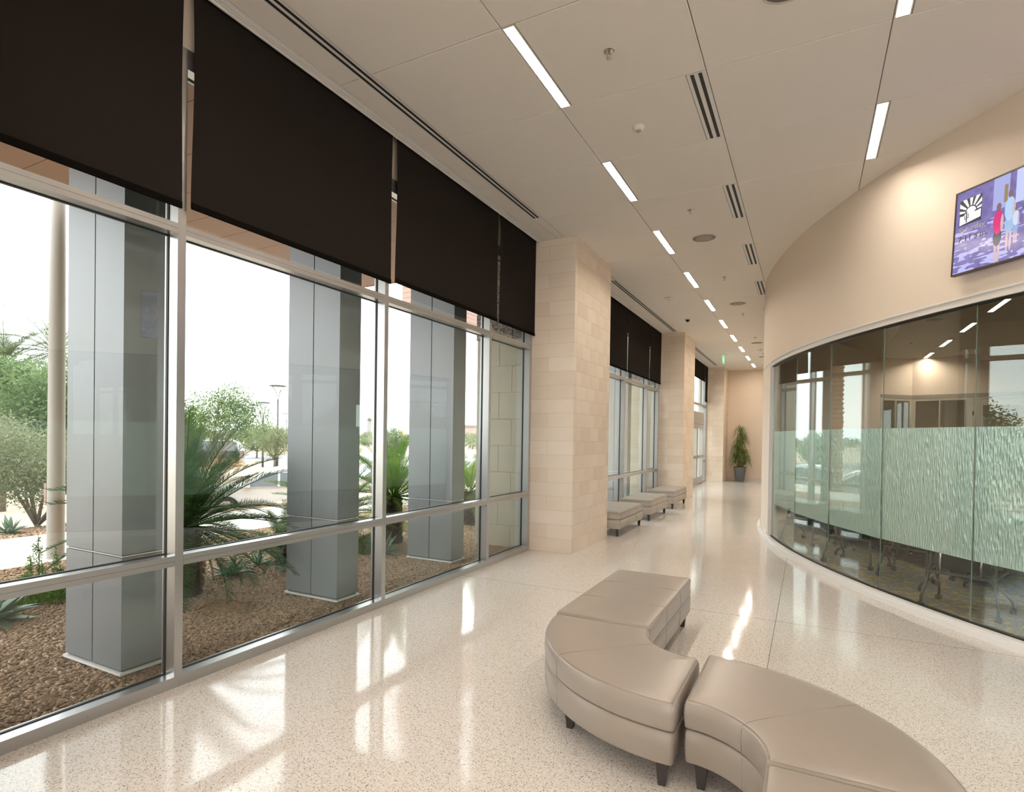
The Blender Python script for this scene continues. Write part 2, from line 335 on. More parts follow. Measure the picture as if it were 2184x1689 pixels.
for k in range(k0, k1):
    y0 = P0+PP*k; y1 = min(y0+PP, 25.42); even = k % 2 == 0
    if y0 > 25.3: break
    for c in range(7):
        x0, x1 = XC[c], XC[c+1]
        if y0 > 12.5 and c > 2: continue
        if c == 1: x0 += .105 if even else 0; x1 -= 0 if even else .155
        if c == 3 and even and k <= 2: x0 += .105
        cpanel(x0, x1, y0, y1)
    cpanel(-3.505, -3.295, y0, y1)
    sl = (y1 <= 6.95) or (9.4 < y0 and y1 < 15.75) or (17.4 < y0 and y1 < 24)
    if not sl: cpanel(-3.295, -3.175, y0, y1)
# ------------------------------------------------------------------ ceiling lights
M_DIFF = mat('lit_diffuser', (1, 1, 1), .5, emit=LAMP_COL, es=LAMP)
M_LFR = mat('light_frame', (.80, .76, .70), .5)
def make_light():
    t = thing('ceiling_light', 'x', 'ceiling light', (0, 0, H), group='recessed linear ceiling lights')
    w, L = .098, PP-.012
    f = MB(); f.box(0, .010, 0, L, -.001, .03); f.box(w-.010, w, 0, L, -.001, .03); f.box(.010, w-.010, 0, .010, -.001, .03); f.box(.010, w-.010, L-.010, L, -.001, .03)
    f.obj('frame', M_LFR, t)
    bx('diffuser', .0105, w-.0105, .0105, L-.0105, .023, .029, M_DIFF, t)
    return t
L0 = make_light(); L0.location = (-1.982, P0+.006, H)
names = ['nearest', 'second nearest', 'third nearest', 'fourth nearest', 'fifth nearest', 'sixth nearest', 'seventh nearest', 'eighth nearest', 'ninth nearest', 'farthest']
L0['label'] = 'long warm ceiling light, nearest of the row running down the corridor'
i = 0
for k in range(2, 20, 2):
    i += 1
    dup(L0, (-1.982, P0+PP*k+.006, H), label='slim lit ceiling light, %s in the row down the corridor' % names[min(i, 9)])
for k in (0, 2): dup(L0, (.468, P0+PP*k+.006, H), label='warm ceiling light over the curved wall, %s' % ('cut by the top of the photo' if k == 0 else 'nearer the wall-mounted screen'))
dup(L0, (5.35, P0-PP*.0, H), label='unseen ceiling light added beyond the right edge for brightness')  # added lamp, brightens the right side of the ceiling
for k in (-2, -4, -6, -8, -10):
    for x, cn_ in ((-1.982, 'over the window side'), (.468, 'in the second column from the windows'), (2.9, 'in the third column from the windows'), (5.35, 'in an added fourth column for fill light')): dup(L0, (x, P0+PP*k+.006, H), label='lit ceiling light behind the camera, %s row back, %s' % ({-2: 'first', -4: 'second', -6: 'third', -8: 'fourth', -10: 'fifth'}[k], cn_))  # the fourth column is added as fill for the right side
# ------------------------------------------------------------------ air diffusers
def make_vent(L, name='air_vent'):
    t = thing(name, 'x', 'air vent', (0, 0, H), group='slot air vents')
    w = .150; f = MB()
    for a, b in ((0, .026), (.056, .088), (.118, .150)): f.box(a, b, 0, L, -.001, .03)
    for a, b in ((.026, .056), (.088, .118)): f.box(a, b, 0, .008, -.001, .03); f.box(a, b, L-.008, L, -.001, .03)
    f.obj('frame', M_TRIMW, t)
    for a in (.0265, .0885):
        bx('slot', a, a+.029, .009, L-.009, .002, .028, M_DARK, t)
    return t
V0 = make_vent(PP-.012); V0.location = (-.912, P0+PP+.006, H); V0['label'] = 'twin-slot ceiling air vent, nearest one, above the near bench'
for i, k in enumerate(range(3, 20, 2)): dup(V0, (-.912, P0+PP*k+.006, H), label='twin-slot ceiling air vent, %s down the corridor' % (['second', 'third', 'fourth', 'fifth', 'sixth', 'seventh', 'eighth', 'ninth', 'tenth'][i]))
for i, k in enumerate((-1, -3, -5, -7, -9, -11)): dup(V0, (-.912, P0+PP*k+.006, H), label='twin-slot ceiling air vent %s behind the near edge of the photo' % ['first', 'second', 'third', 'fourth', 'fifth', 'sixth'][i])
for i, (a, b) in enumerate(((-9.0, P0+PP*3), (9.5, P0+PP*11), (17.5, P0+PP*18))):
    t = thing('slot_diffuser', ['long black twin-slot diffuser above the near dark shades', 'twin-slot diffuser above the second group of shades', 'twin-slot diffuser above the farthest shades'][i], 'air vent', (-3.292, a, H), group='linear slot diffusers along the windows')
    L = b-a; f = MB()
    for p, q in ((0, .014), (.044, .066), (.096, .114)): f.box(p, q, 0, L, -.001, .03)
    f.box(.014, .096, L-.012, L, -.001, .03)
    f.obj('frame', M_TRIMW, t)
    for p in (.0145, .0665): bx('slot', p, p+.029, 0.01, L-.0125, .002, .028, M_DARK, t)
# window pocket edge moulding
tr = struct('trim_1', 'stepped white moulding where ceiling meets shade pocket'); tr['category'] = 'trim'
for i, (a, b, z) in enumerate(((-3.588, -3.572, 4.545), (-3.572, -3.548, 4.553), (-3.548, -3.524, 4.557), (-3.524, -3.508, 4.562))):
    bx('moulding_step', a+.0012, b, -9, 25.4, z, 4.62, M_TRIMW, tr)

# ------------------------------------------------------------------ far, behind and facade walls
wb = st(bx('wall_back', -4.2, 1.0, 25.42, 25.6, 0, 4.7, M_WALL), 'plain tan wall at the far end of the corridor')
wf = struct('wall_front', 'wall and windows behind the camera'); wf['category'] = 'wall'
bx('low_wall', -4.2, 12, -9.2, -9.0, 0, .5, M_WALL, wf); bx('high_wall', -4.2, 12, -9.2, -9.0, 4.1, 4.7, M_WALL, wf)  # openings between these wall parts are added to let sky light in
for x in (-4.0, -1.0, 2.0, 5.0, 8.2): bx('wall_pier', x, x+.7, -9.2, -9.0, .5, 4.1, M_WALL, wf)
we = struct('wall_east', 'side wall and windows out of view'); we['category'] = 'wall'
bx('low_wall', 9.0, 9.2, -9, 4, 0, .5, M_WALL, we); bx('high_wall', 9.0, 9.2, -9, 4, 4.1, 4.7, M_WALL, we)  # gaps left in this unseen wall are added to brighten the right ceiling
for y in (-9.0, -5.6, -2.2, 1.2, 3.3): bx('wall_pier', 9.0, 9.2, y, y+.7, .5, 4.1, M_WALL, we)
st(bx('baseboard_back', -3.0, -.8, 25.395, 25.42, 0, .13, M_TERR), 'speckled terrazzo baseboard of the far wall', 'baseboard')
wl = struct('wall_left', 'window wall band above the glazing'); wl['category'] = 'wall'
bx('head_wall', -3.90, -3.68, -9, 25.5, 4.19, 5.4, M_WALL, wl)
bx('pocket_lid', -3.70, -3.50, -9, 25.5, 4.95, 5.0, M_DARK, wl)
bx('pocket_side', -3.57, -3.55, -9, 25.5, 4.60, 4.95, M_DARK, wl)
rf = st(bx('roof', -3.9, 12, -9.3, 25.7, 5.4, 5.6, M_WHITE), 'roof slab above the ceiling', 'roof')

# ------------------------------------------------------------------ curved wall
n = 72
aL = [A_START+(A_END-A_START)*i/n for i in range(n+1)]
def curved(name, r0, r1, z0, z1, m, parent=None, a0=None, a1=None, nn=n):
    a0 = A_START if a0 is None else a0; a1 = A_END if a1 is None else a1
    b = MB(); al = [a0+(a1-a0)*i/nn for i in range(nn+1)]
    for a in al:
        for r, z in ((r0, z0), (r1, z0), (r1, z1), (r0, z1)): b.v.append((*arc(r, a), z))
    for i in range(nn):
        o = i*4
        for k in range(4): b.f.append((o+k, o+(k+1) % 4, o+4+(k+1) % 4, o+4+k))
    b.f += [(0, 3, 2, 1), (nn*4, nn*4+1, nn*4+2, nn*4+3)]
    o = b.obj(name, m, parent); smooth_by_angle(o, 30); return o
wr = struct('wall_right', 'tall curved cream wall over the glass meeting room'); wr['category'] = 'wall'
curved('upper_wall', RC, RC-.16, 3.005, 4.66, M_WALLC, wr)
# solid part past the end of the glass
curved('end_wall', RC, RC-.16, 0, 3.005, M_WALLC, wr, a0=JA[0]-.012, a1=A_END, nn=16)
bx('straight_wall', CC[0]-RC, CC[0]-RC+.16, CC[1], 25.42, 0, 4.66, M_WALLC, wr)
br = struct('baseboard_right', 'terrazzo baseboard block at the end of the curved wall'); br['category'] = 'baseboard'
curved('base_curve', RC+.014, RC, 0, .13, M_TERR, br, a0=JA[0]-.020, a1=A_END, nn=10)
bx('base_run', CC[0]-RC-.014, CC[0]-RC, CC[1], 25.39, 0, .13, M_TERR, br)
t2 = struct('trim_2', 'white frame around the curved glass'); t2['category'] = 'trim'
curved('head_lip', RC+.012, RC-.10, 2.985, 3.005, M_TRIMW, t2)
curved('head_frame', RC-.004, RC-.09, 2.925, 2.985, M_TRIMW, t2)
curved('head_gasket', RC-.028, RC-.062, 2.905, 2.925, M_GASK, t2)
curved('curb_step', RC+.060, RC-.10, 0, .048, M_TRIMW, t2)
curved('curb_top', RC+.038, RC-.10, .048, .082, M_TRIMW, t2)
curved('sill_gasket', RC-.028, RC-.062, .082, .095, M_GASK, t2)
a = JA[0]
p = [arc(RC+.014, a-.0105), arc(RC+.014, a-.0045), arc(RC-.11, a-.0045), arc(RC-.11, a-.0105)]
MB().prism(p, 0, 2.985).obj('end_post', M_TRIMW, t2)
# glass facets
wg = struct('window_4', 'curved wall of butt-jointed glass panels with a frosted band'); wg['category'] = 'window'
ja = [JA[0]+0.0]+JA[1:]
for i in range(len(ja)-1):
    a0, a1 = ja[i], ja[i+1]
    (x0, y0), (x1, y1) = arc(RC-.040, a0), arc(RC-.040, a1); d = Vector((x1-x0, y1-y0, 0)); L = d.length; d.normalize(); nrm = Vector((d.y, -d.x, 0))
    if nrm.dot(Vector((CC[0]-x0, CC[1]-y0, 0))) < 0: nrm = -nrm
    if i == 2:      # this pane sits a touch out of line with the drum
        mx_, my_ = (x0+x1)/2, (y0+y1)/2; rr_ = Matrix.Rotation(math.radians(-1.7), 3, 'Z'); d = rr_ @ d; nrm = rr_ @ nrm; x0, y0 = mx_-d.x*L/2, my_-d.y*L/2
    M = Matrix(((d.x, nrm.x, 0, x0), (d.y, nrm.y, 0, y0), (0, 0, 1, 0), (0, 0, 0, 1)))
    g = MB().box(.002, L-.002, 0, .010, .088, 2.918, M).obj('glass_pane', G_CURVE, wg)
    e = MB().box(-.0009, .0009, .0, .010, .09, 2.915, M).obj('joint_seal', mat('glass_edge', (.25, .36, .30), .3), wg)
    s = MB().box(.004, L-.004, .0125, .0135, .635, 1.828, M).obj('frosted_film', M_FROST, wg)
    s['label'] = 'frosted textured band across the glass'

# ------------------------------------------------------------------ meeting room shell
st(MB().prism([arc(RC-.10, a) for a in aL]+[(9, 18.2), (3.95, 19.87), (2.68, 20.3), (1.83, 19.55), (-.6, 13)], 0, .012).obj('carpet_floor', M_CARPET), 'dark carpet with small yellow and orange flecks', 'floor')
mc = struct('ceiling_2', 'lower panel ceiling of the meeting room'); mc['category'] = 'ceiling'
M_CEIL2 = mat('room_ceiling_board', (.66, .58, .47), .95, spec=.1)
MB().prism([arc(RC-.15, a) for a in aL]+[(10.9, 20.8), (-.6, 20.8)], 4.16, 4.24).obj('ceiling_backing', M_BACK, mc)
YB = [P0+PP*k for k in range(0, 16)]
for c in range(2, 7):
    for j in range(len(YB)-1):
        x0, x1 = XC[c], (XC[c+1] if c < 6 else 10.8); y0, y1 = YB[j], YB[j+1]; xm = (x0+x1)/2
        if math.hypot(max(x0, min(CC[0], x1))-CC[0], max(y0, min(CC[1], y1))-CC[1]) > RC: continue
        # keep the panel inside the drum
        def inside(x, y): return math.hypot(x-CC[0], y-CC[1]) < RC-.14
        if c == 5 and j % 2 == 0: x0 += .105
        poly = [(x0+.003, y0+.003), (x1-.003, y0+.003), (x1-.003, y1-.003), (x0+.003, y1-.003)]
        out = []
        for (xa, ya), (xb, yb) in zip(poly, poly[1:]+poly[:1]):
            ia, ib = inside(xa, ya), inside(xb, yb)
            if ia: out.append((xa, ya))
            if ia != ib:
                lo, hi = (0, 1)
                for _ in range(20):
                    md = (lo+hi)/2
                    if inside(xa+(xb-xa)*md, ya+(yb-ya)*md) == ia: lo = md
                    else: hi = md
                out.append((xa+(xb-xa)*lo, ya+(yb-ya)*lo))
        if len(out) > 2: MB().prism(out, 4.12, 4.15).obj('ceiling_panel', M_CEIL2, mc)
for i, k in enumerate((0, 2, 4, 6, 8, 10, 12, 14)):
    if k < 2: continue
    dup(L0, (2.903, P0+PP*k+.006, 4.119), label='warm ceiling light inside the meeting room, %s from the glass' % ['first', 'second', 'third', 'fourth', 'fifth', 'sixth', 'seventh'][i-1])
    if k >= 4: dup(L0, (5.35, P0+PP*k+.006, 4.117), label='unseen ceiling light added to brighten the meeting room, %s from the glass' % ['zeroth', 'first', 'second', 'third', 'fourth', 'fifth', 'sixth', 'seventh'][i])  # second column of lamps added out of view to brighten the room
for i, k in enumerate((6.9, 9.1)): dup(V0, (1.50, P0+PP*k, 4.119), label='slot air vent in the meeting room ceiling, %s the curved wall' % ('nearer' if i == 0 else 'farther from'))
# rear walls of the meeting room with glazed storefront
RW = [(-.6, 13.1), (1.83, 19.55), (2.68, 20.3), (3.95, 19.87), (9.2, 18.1)]
wq = struct('wall_rear', 'warm tan rear walls of the meeting room'); wq['category'] = 'wall'
for (a, b) in zip(RW, RW[1:]):
    d = Vector((b[0]-a[0], b[1]-a[1], 0)); L = d.length; d.normalize(); nr = Vector((-d.y, d.x, 0))
    M = Matrix(((d.x, nr.x, 0, a[0]), (d.y, nr.y, 0, a[1]), (0, 0, 1, 0), (0, 0, 0, 1)))
    first = a[1] < 14
    MB().box(0, L, 0, .15, 0 if first else 3.06, 4.2, M).obj('wall_face', M_WALL, wq)
    if not first:
        MB().box(0, L, -.02, .17, 2.97, 3.06, M).obj('head_band', mat('grey_head', (.34, .30, .25), .5), wq)
st(bx('wall_corridor', 0, 12, 22.3, 22.4, 0, 4.2, mat('brown_room', (.30, .20, .12), .8)), 'brown wall seen through the inner glazing')
st(bx('wall_inner', 9.2, 9.35, 4, 18.2, 0, 4.2, M_WALL), 'side wall of the meeting room')
st(bx('wall_divider', 4.6, 9.2, 3.6, 3.75, 0, 4.7, M_WALLC), 'wall closing the room beside the camera')
wi = struct('window_5', 'framed glazing in the rear wall of the meeting room'); wi['category'] = 'window'
M_FRM = mat('pale_frame', (.62, .55, .43), .5)
dr = struct('door_2', 'tall glazed door in the rear wall of the meeting room'); dr['category'] = 'door'
def seg(a, b, parts):
    d = Vector((b[0]-a[0], b[1]-a[1], 0)); L = d.length; d.normalize(); nr = Vector((-d.y, d.x, 0))
    M = Matrix(((d.x, nr.x, 0, a[0]), (d.y, nr.y, 0, a[1]), (0, 0, 1, 0), (0, 0, 0, 1)))
    for (nm, x0, x1, y0, y1, z0, z1, m, par) in parts(L): MB().box(x0, x1, y0, y1, z0, z1, M).obj(nm, m, par)
for (a, b) in ((RW[1], RW[2]), (RW[2], RW[3])):
    seg(a, b, lambda L: [('frame_head', 0, L, 0, .06, 2.89, 2.97, M_FRM, wi), ('frame_jamb', 0, .08, 0, .06, 0, 2.89, M_FRM, wi), ('frame_jamb', L-.08, L, 0, .06, 0, 2.89, M_FRM, wi),
        ('mullion', L*.48, L*.48+.03, 0, .05, .1, 2.89, M_FRM, wi), ('sill', .08, L-.08, 0, .06, 0, .1, M_FRM, wi), ('glass_pane', .08, L-.08, .02, .028, .1, 2.89, G_WIN, wi)])
seg(RW[3], RW[4], lambda L: [('door_frame', 0, .07, 0, .10, 0, 2.97, M_FRM, dr), ('door_frame', 1.32, 1.40, 0, .10, 0, 2.97, M_FRM, dr), ('door_frame', .07, 1.32, 0, .10, 2.90, 2.97, M_FRM, dr),
    ('stile', .08, .27, .02, .07, .02, 2.89, M_FRM, dr), ('stile', 1.13, 1.31, .02, .07, .02, 2.89, M_FRM, dr), ('rail', .27, 1.13, .02, .07, 2.73, 2.89, M_FRM, dr), ('rail', .27, 1.13, .02, .07, .02, .3, M_FRM, dr),
    ('glass_pane', .27, 1.13, .04, .048, .3, 2.73, G_WIN, dr), ('hinge', .055, .09, -.01, .02, 2.45, 2.57, M_BLK, dr),
    ('side_glass', 1.40, L, .04, .048, .1, 2.90, G_WIN, dr), ('side_frame', 1.40, L, 0, .08, 2.90, 2.97, M_FRM, dr), ('side_frame', 2.4, 2.45, 0, .08, .1, 2.90, M_FRM, dr)])

# ------------------------------------------------------------------ block pillars (inside) and piers (outside)
def block_pillar(y0, y1, label, x0=-3.72, x1=-3.0, yfar=True):
    t = thing('block_pillar', label, 'pillar', (0, 0, 0), group='ground-faced block pillars')
    bx('mortar_core', x0, x1-.0025, y0+.0025, y1-.0025, 0, H+.03, M_MORTAR, t)
    ch = .2032; g = .0016; cache = {}
    ms = [M_BLOCK, M_BLOCK, M_BLOCK2, M_BLOCK3]
    def blk(a, b, c, d, z, m):
        key = (round(b-a, 3), round(d-c, 3), round(min(ch, H-z), 3), m.name)
        if key not in cache:
            e = .0012; X, Y, Z = b-a-2*g, d-c-2*g, min(ch, H-z)-2*g
            me = MB().box(0, X, 0, Y, 0, Z).mesh('block'); bm = bmesh.new(); bm.from_mesh(me); bmesh.ops.bevel(bm, geom=bm.edges[:], offset=e, segments=1, affect='EDGES'); bm.to_mesh(me); bm.free(); me.materials.append(m); cache[key] = me
        o = bpy.data.objects.new('block', cache[key]); COL.objects.link(o); o.parent = t; o.location = (a+g, c+g, z+g)
    k = 0; z = 0
    while z < H-.02:
        off = [.31, .11][k % 2]
        # near-face course (one full or two pieces), side course
        xa = [x0, x1] if k % 2 == 0 else [x0, x1-.406, x1]
        for a, b in zip(xa, xa[1:]): blk(a, b, y0, y0+.10, z, ms[random.randrange(4)])
        yy = [y0+.10]; q = y0+off
        while q < y1-.08:
            if q > y0+.16: yy.append(q)
            q += .406
        yy.append(y1)
        for a, b in zip(yy, yy[1:]): blk(x1-.10, x1, a, b, z, ms[random.randrange(4)])
        z += ch; k += 1
    return t
p1 = block_pillar(7.71, 9.36, 'cream block pillar, nearest one, with a wall outlet')
p2 = block_pillar(15.87, 17.46, 'cream block pillar behind the three grey ottomans')
p3 = block_pillar(24.06, 25.40, 'farthest cream block pillar, left of the potted plant')
p0 = thing('block_pillar', 'cream block pillar beside the camera', 'pillar', (0, -8.16-8.16-.12, 0), group='ground-faced block pillars')
for c in list(p1.children):
    if c.name.startswith('mortar'): q = c.copy(); COL.objects.link(q); q.parent = p0; q.location = (0, 8.16, 0); q.scale = (1, 1, 1); q.data = q.data.copy(); q.data.materials.clear(); q.data.materials.append(M_BLOCK)
def pier(y0, y1, label):
    t = thing('exterior_pier', label, 'pier', group='block piers outside the windows')
    x0, x1 = -4.62, -3.78
    bx('mortar_core', x0+.006, x1, y0+.006, y1-.006, -.1, 5.2, M_XMORT, t)
    ch = .405; z = -.08; k = 0
    while z < 5.2:
        m = M_GRAN if z > 3.1 else M_XBLOCK; pr = .012 if z > 3.1 else 0; g = .005
        xa = [x0-pr, x0+.40, x1] if k % 2 else [x0-pr, x0+.62, x1]
        for a, b in zip(xa, xa[1:]): bx('large_block', a+g, b-g, y0-pr, y0+.1, z+g, z+ch-g, m, t)
        ya = [y0+.1, y0+.5, y0+1.1, y1] if k % 2 else [y0+.1, y0+.85, y1]
        for a, b in zip(ya, ya[1:]): bx('large_block', x0-pr, x0+.1, a+g, b-g, z+g, z+ch-g, m, t)
        z += ch; k += 1
    return t
pier(7.71, 9.36, 'outdoor pier of cream blocks with dark granite top, beside the near pillar')
pier(15.87, 17.46, 'outdoor block pier seen through the second window group')
pier(-.45, 1.19, 'outdoor block pier beside the camera')

# ------------------------------------------------------------------ aluminium window walls
XF, XG = -3.66, -3.765
def bay(idx, y0, y1, mulls, door=None):
    w = struct('window_%d' % idx, ['near', 'second', 'third', 'rear'][idx-1 if idx < 4 else 3]+' bay of silver aluminium framed windows'); w['category'] = 'window'
    hw = .028
    ms = sorted(mulls)
    for m in ms:
        MB().box(XG-.03, XF, m-hw, m+hw, 0.0725, 4.19).obj('mullion', M_ALU, w)
    spans = list(zip(ms, ms[1:]))
    for a, b in spans:
        if door and a >= door[0]-.1 and b <= door[1]+.1: rails = ((2.97, 3.035),)
        else: rails = ((0.0, .072), (.80, .868), (2.97, 3.035))
        for z0, z1 in rails:
            f = MB().box(XG-.03, XF, *((a-(hw if a == ms[0] else 0)+.0004, b+(hw if b == ms[-1] else 0)-.0004) if z0 == 0 else (a+hw+.0008, b-hw-.0008)), z0, z1)
            f.obj('sill' if z0 == 0 else 'rail', M_ALU, w)
            MB().box(XG-.032, XF+.0012, a+hw+.001, b-hw-.001, (z0+z1)/2-.001, (z0+z1)/2+.0).obj('joint_line', M_GASK, w) if z0 > 0 else None
        MB().box(XG-.03, XF, a+hw+.0008, b-hw-.0008, 4.06, 4.19).obj('head', M_ALU, w)
        zz = [(.072, .80), (.868, 2.97), (3.035, 4.06)] if len(rails) == 3 else [(3.035, 4.06)]
        for z0, z1 in zz:
            g = MB(); e = .0055
            for (p, q, r, s) in ((a+hw, a+hw+e, z0, z1), (b-hw-e, b-hw, z0, z1), (a+hw+e, b-hw-e, z0, z0+e), (a+hw+e, b-hw-e, z1-e, z1)): g.box(XG-.008, XG+.012, p, q, r, s)
            g.obj('gasket', M_GASK, w)
            MB().box(XG-.004, XG+.004, a+hw+e-.002, b-hw-e+.002, z0+e-.002, z1-e+.002).obj('glass_pane', G_WIN, w)
    return w
bay(1, 1.19, 7.71, [1.235, 2.34, 4.39, 6.44, 7.64])
bay(2, 9.36, 15.87, [9.40, 10.50, 12.56, 14.58, 15.80])
bay(3, 17.46, 24.06, [17.5, 18.66, 20.62, 23.40, 24.0], door=(20.62, 23.40))
bay(6, -6.97, -.45, [-6.93, -5.82, -3.77, -1.72, -.50])
# entrance doors in the third bay
d1 = struct('door_1', 'silver framed glass entrance doors near the far plant'); d1['category'] = 'door'
bx('transom_panel', XG-.02, XF+.02, 20.65, 23.37, 2.43, 2.70, M_ALU, d1); bx('door_head', XG-.03, XF+.03, 20.65, 23.37, 2.25, 2.425, M_ALU, d1)
bx('transom_glass', XG-.004, XG+.004, 20.65, 23.37, 2.70, 2.97, G_WIN, d1)
for i, a in enumerate((20.66, 22.02)):
    b = a+1.34
    lf = bx('door_leaf', XG-.02, XF+.01, a, a+.11, .02, 2.245, M_ALU, d1)
    bx('door_leaf', XG-.02, XF+.01, b-.11, b, .02, 2.245, M_ALU, d1); bx('door_leaf', XG-.02, XF+.01, a+.11, b-.11, .02, .28, M_ALU, d1); bx('door_leaf', XG-.02, XF+.01, a+.11, b-.11, 2.10, 2.245, M_ALU, d1)
    bx('push_bar', XF+.01, XF+.06, a+.02, b-.02, .98, 1.09, M_ALU, d1)
    bx('door_glass', XG-.004, XG+.004, a+.11, b-.11, .28, 2.10, G_WIN, d1)

# ------------------------------------------------------------------ roller shades
def shade(y0, y1, zb, label):
    t = thing('roller_shade', label, 'window shade', (0, 0, 0), group='dark roller shades')
    b = MB(); nseg = 30; yy0, yy1 = y0, y1
    zt = 4.86
    # cloth with a slight wave in its edges
    rows = 14; cols = 8; V = []; Fq = []
    for r in range(rows+1):
        z = zt+(zb-zt)*r/rows
        for c in range(cols+1):
            u = c/cols; cur = .012*math.sin(r/rows*PI)**2
            y = (y0+cur)+(y1-y0-2*cur)*u
            V.append((-3.622+.004*math.sin(u*PI*2+r*.3), y, z))
    k = len(V); V += [(x-.0012, y, z) for x, y, z in V]
    for r in range(rows):
        for c in range(cols):
            a = r*(cols+1)+c; q = (a, a+1, a+cols+2, a+cols+1); Fq.append(q); Fq.append(tuple(reversed([i+k for i in q])))
    me = np_mesh('fabric', V, Fq); link('fabric', me, M_SHADE, t, True)
    bx('hem_bar', -3.628, -3.616, y0+.004, y1-.004, zb-.006, zb+.036, mat('hem_black', (.006, .005, .004), .9, spec=.02), t)
    MB().tube([(-3.64, y0, 4.88), (-3.64, y1, 4.88)], .03, 10).obj('roller_tube', M_BLK, t)
    return t
shade(1.22, 2.316, 3.128, 'black roller shade, leftmost, cut by the left edge of the photo')
shade(2.374, 4.402, 3.148, 'black roller shade second from the left, largest in view')
shade(4.462, 6.535, 3.178, 'dark roller shade third from the left in the near bay')
shade(6.585, 7.69, 3.176, 'narrow dark roller shade against the nearest block pillar')
shade(9.45, 12.555, 3.17, 'brown-black shade just behind the nearest pillar')
shade(12.60, 14.56, 3.17, 'middle brown-black shade of the second bay')
shade(14.61, 15.84, 3.17, 'narrow brown-black shade against the second pillar')
shade(17.55, 20.60, 3.17, 'shade at the start of the third bay')
shade(23.42, 24.03, 3.17, 'farthest narrow shade, beside the third pillar')
shade(20.64, 23.38, 3.93, 'farthest wide shade, above the entrance doors')
for y0, y1 in ((-6.9, -3.8), (-3.74, -.5)): shade(y0, y1, 3.15, 'dark roller shade behind the camera, %s one' % ('farther' if y0 < -5 else 'nearer'))

# ------------------------------------------------------------------ upholstered benches
def offset_poly(P, d):          # inward offset of a CCW outline
    n = len(P); out = []
    for i in range(n):
        p0, p1, p2 = Vector(P[i-1]), Vector(P[i]), Vector(P[(i+1) % n])
        a = (p1-p0).normalized(); b = (p2-p1).normalized(); na = Vector((-a.y, a.x)); nb = Vector((-b.y, b.x)); m = na+nb
        if m.length < 1e-6: m = na
        m.normalize(); k = d/max(.3, m.dot(na)); out.append(tuple(p1+m*k))
    return out
def upholster(name, outline, z0, z1, r, crown, m, parent):
    prof = []
    for i in range(5): a = PI/2*i/4; prof.append((r*.6*(1-math.sin(a)), z0+r*.6*(1-math.cos(a))))
    bul = .004
    prof += [(-bul*.7, z0+(z1-z0)*.3), (-bul, z0+(z1-z0)*.55), (-bul*.6, z1-r*1.2)]
    for i in range(6): a = PI/2*i/5; prof.append((r*(1-math.cos(a)), z1-r*(1-math.sin(a))))
    for d in (.03, .05, .08, .12, .17, .22):
        if crown: prof.append((r+d, z1+crown*(1-math.exp(-d/.06))))
    b = MB(); n = len(outline(0))
    for d, z in prof: b.v += [(x, y, z) for x, y in outline(d)]
    for i in range(len(prof)-1):
        for k in range(n): b.f.append((i*n+k, i*n+(k+1) % n, (i+1)*n+(k+1) % n, (i+1)*n+k))
    q = (len(prof)-1)*n
    for i in range(n//2-1): b.f.append((i, n-1-i, n-2-i, i+1)); b.f.append((q+i, q+i+1, q+n-2-i, q+n-1-i))
    me = b.mesh(name); bm = bmesh.new(); bm.from_mesh(me); bmesh.ops.remove_doubles(bm, verts=bm.verts[:], dist=1e-5); bmesh.ops.dissolve_degenerate(bm, dist=1e-6, edges=bm.edges[:]); bmesh.ops.recalc_face_normals(bm, faces=bm.faces[:]); bm.to_mesh(me); bm.free()
    o = link(name, me, m, parent); smooth_by_angle(o, 55); return o
def round_corners(P, r, k=3):
    out = []; n = len(P); idx = []
    for i in range(n):
        p0, p1, p2 = Vector(P[i-1]), Vector(P[i]), Vector(P[(i+1) % n]); a = (p0-p1); b = (p2-p1)
        cosang = max(-1, min(1, a.normalized().dot(b.normalized())))
        if cosang < -.9: out.append(tuple(p1)); idx.append(i); continue
        rr = min(r, a.length*.45, b.length*.45); q0 = p1+a.normalized()*rr; q1 = p1+b.normalized()*rr
        for j in range(k+1):
            t = j/k; out.append(tuple(q0*(1-t)**2+p1*2*t*(1-t)+q1*t*t)); idx.append(i)
    return out
def leg_mesh(m=None, h=.135, top=.030, bot=.018):
    b = MB(); b.v = [(-bot, -bot, 0), (bot, -bot, 0), (bot, bot, 0), (-bot, bot, 0), (-top, -top, h), (top, -top, h), (top, top, h), (-top, top, h)]
    b.f = [(0, 3, 2, 1), (4, 5, 6, 7), (0, 1, 5, 4), (1, 2, 6, 5), (2, 3, 7, 6), (3, 0, 4, 7)]; return b.mesh('leg')
LEGM = leg_mesh(); LEGM.materials.append(M_ESP)
def legs(t, pts):
    for x, y in pts: o = bpy.data.objects.new('leg', LEGM); COL.objects.link(o); o.parent = t; o.location = (x, y, 0)
ZB0, ZB1, ZT = .130, .288, .430
def edge_seam(t, outline, z, m=M_SEAM, r=.0011, inset=.016):
    P = outline(inset); P = [(x, y, z) for x, y in P]; P.append(P[0])
    MB().tube(P, r, 5).obj('seam', m, t, True)
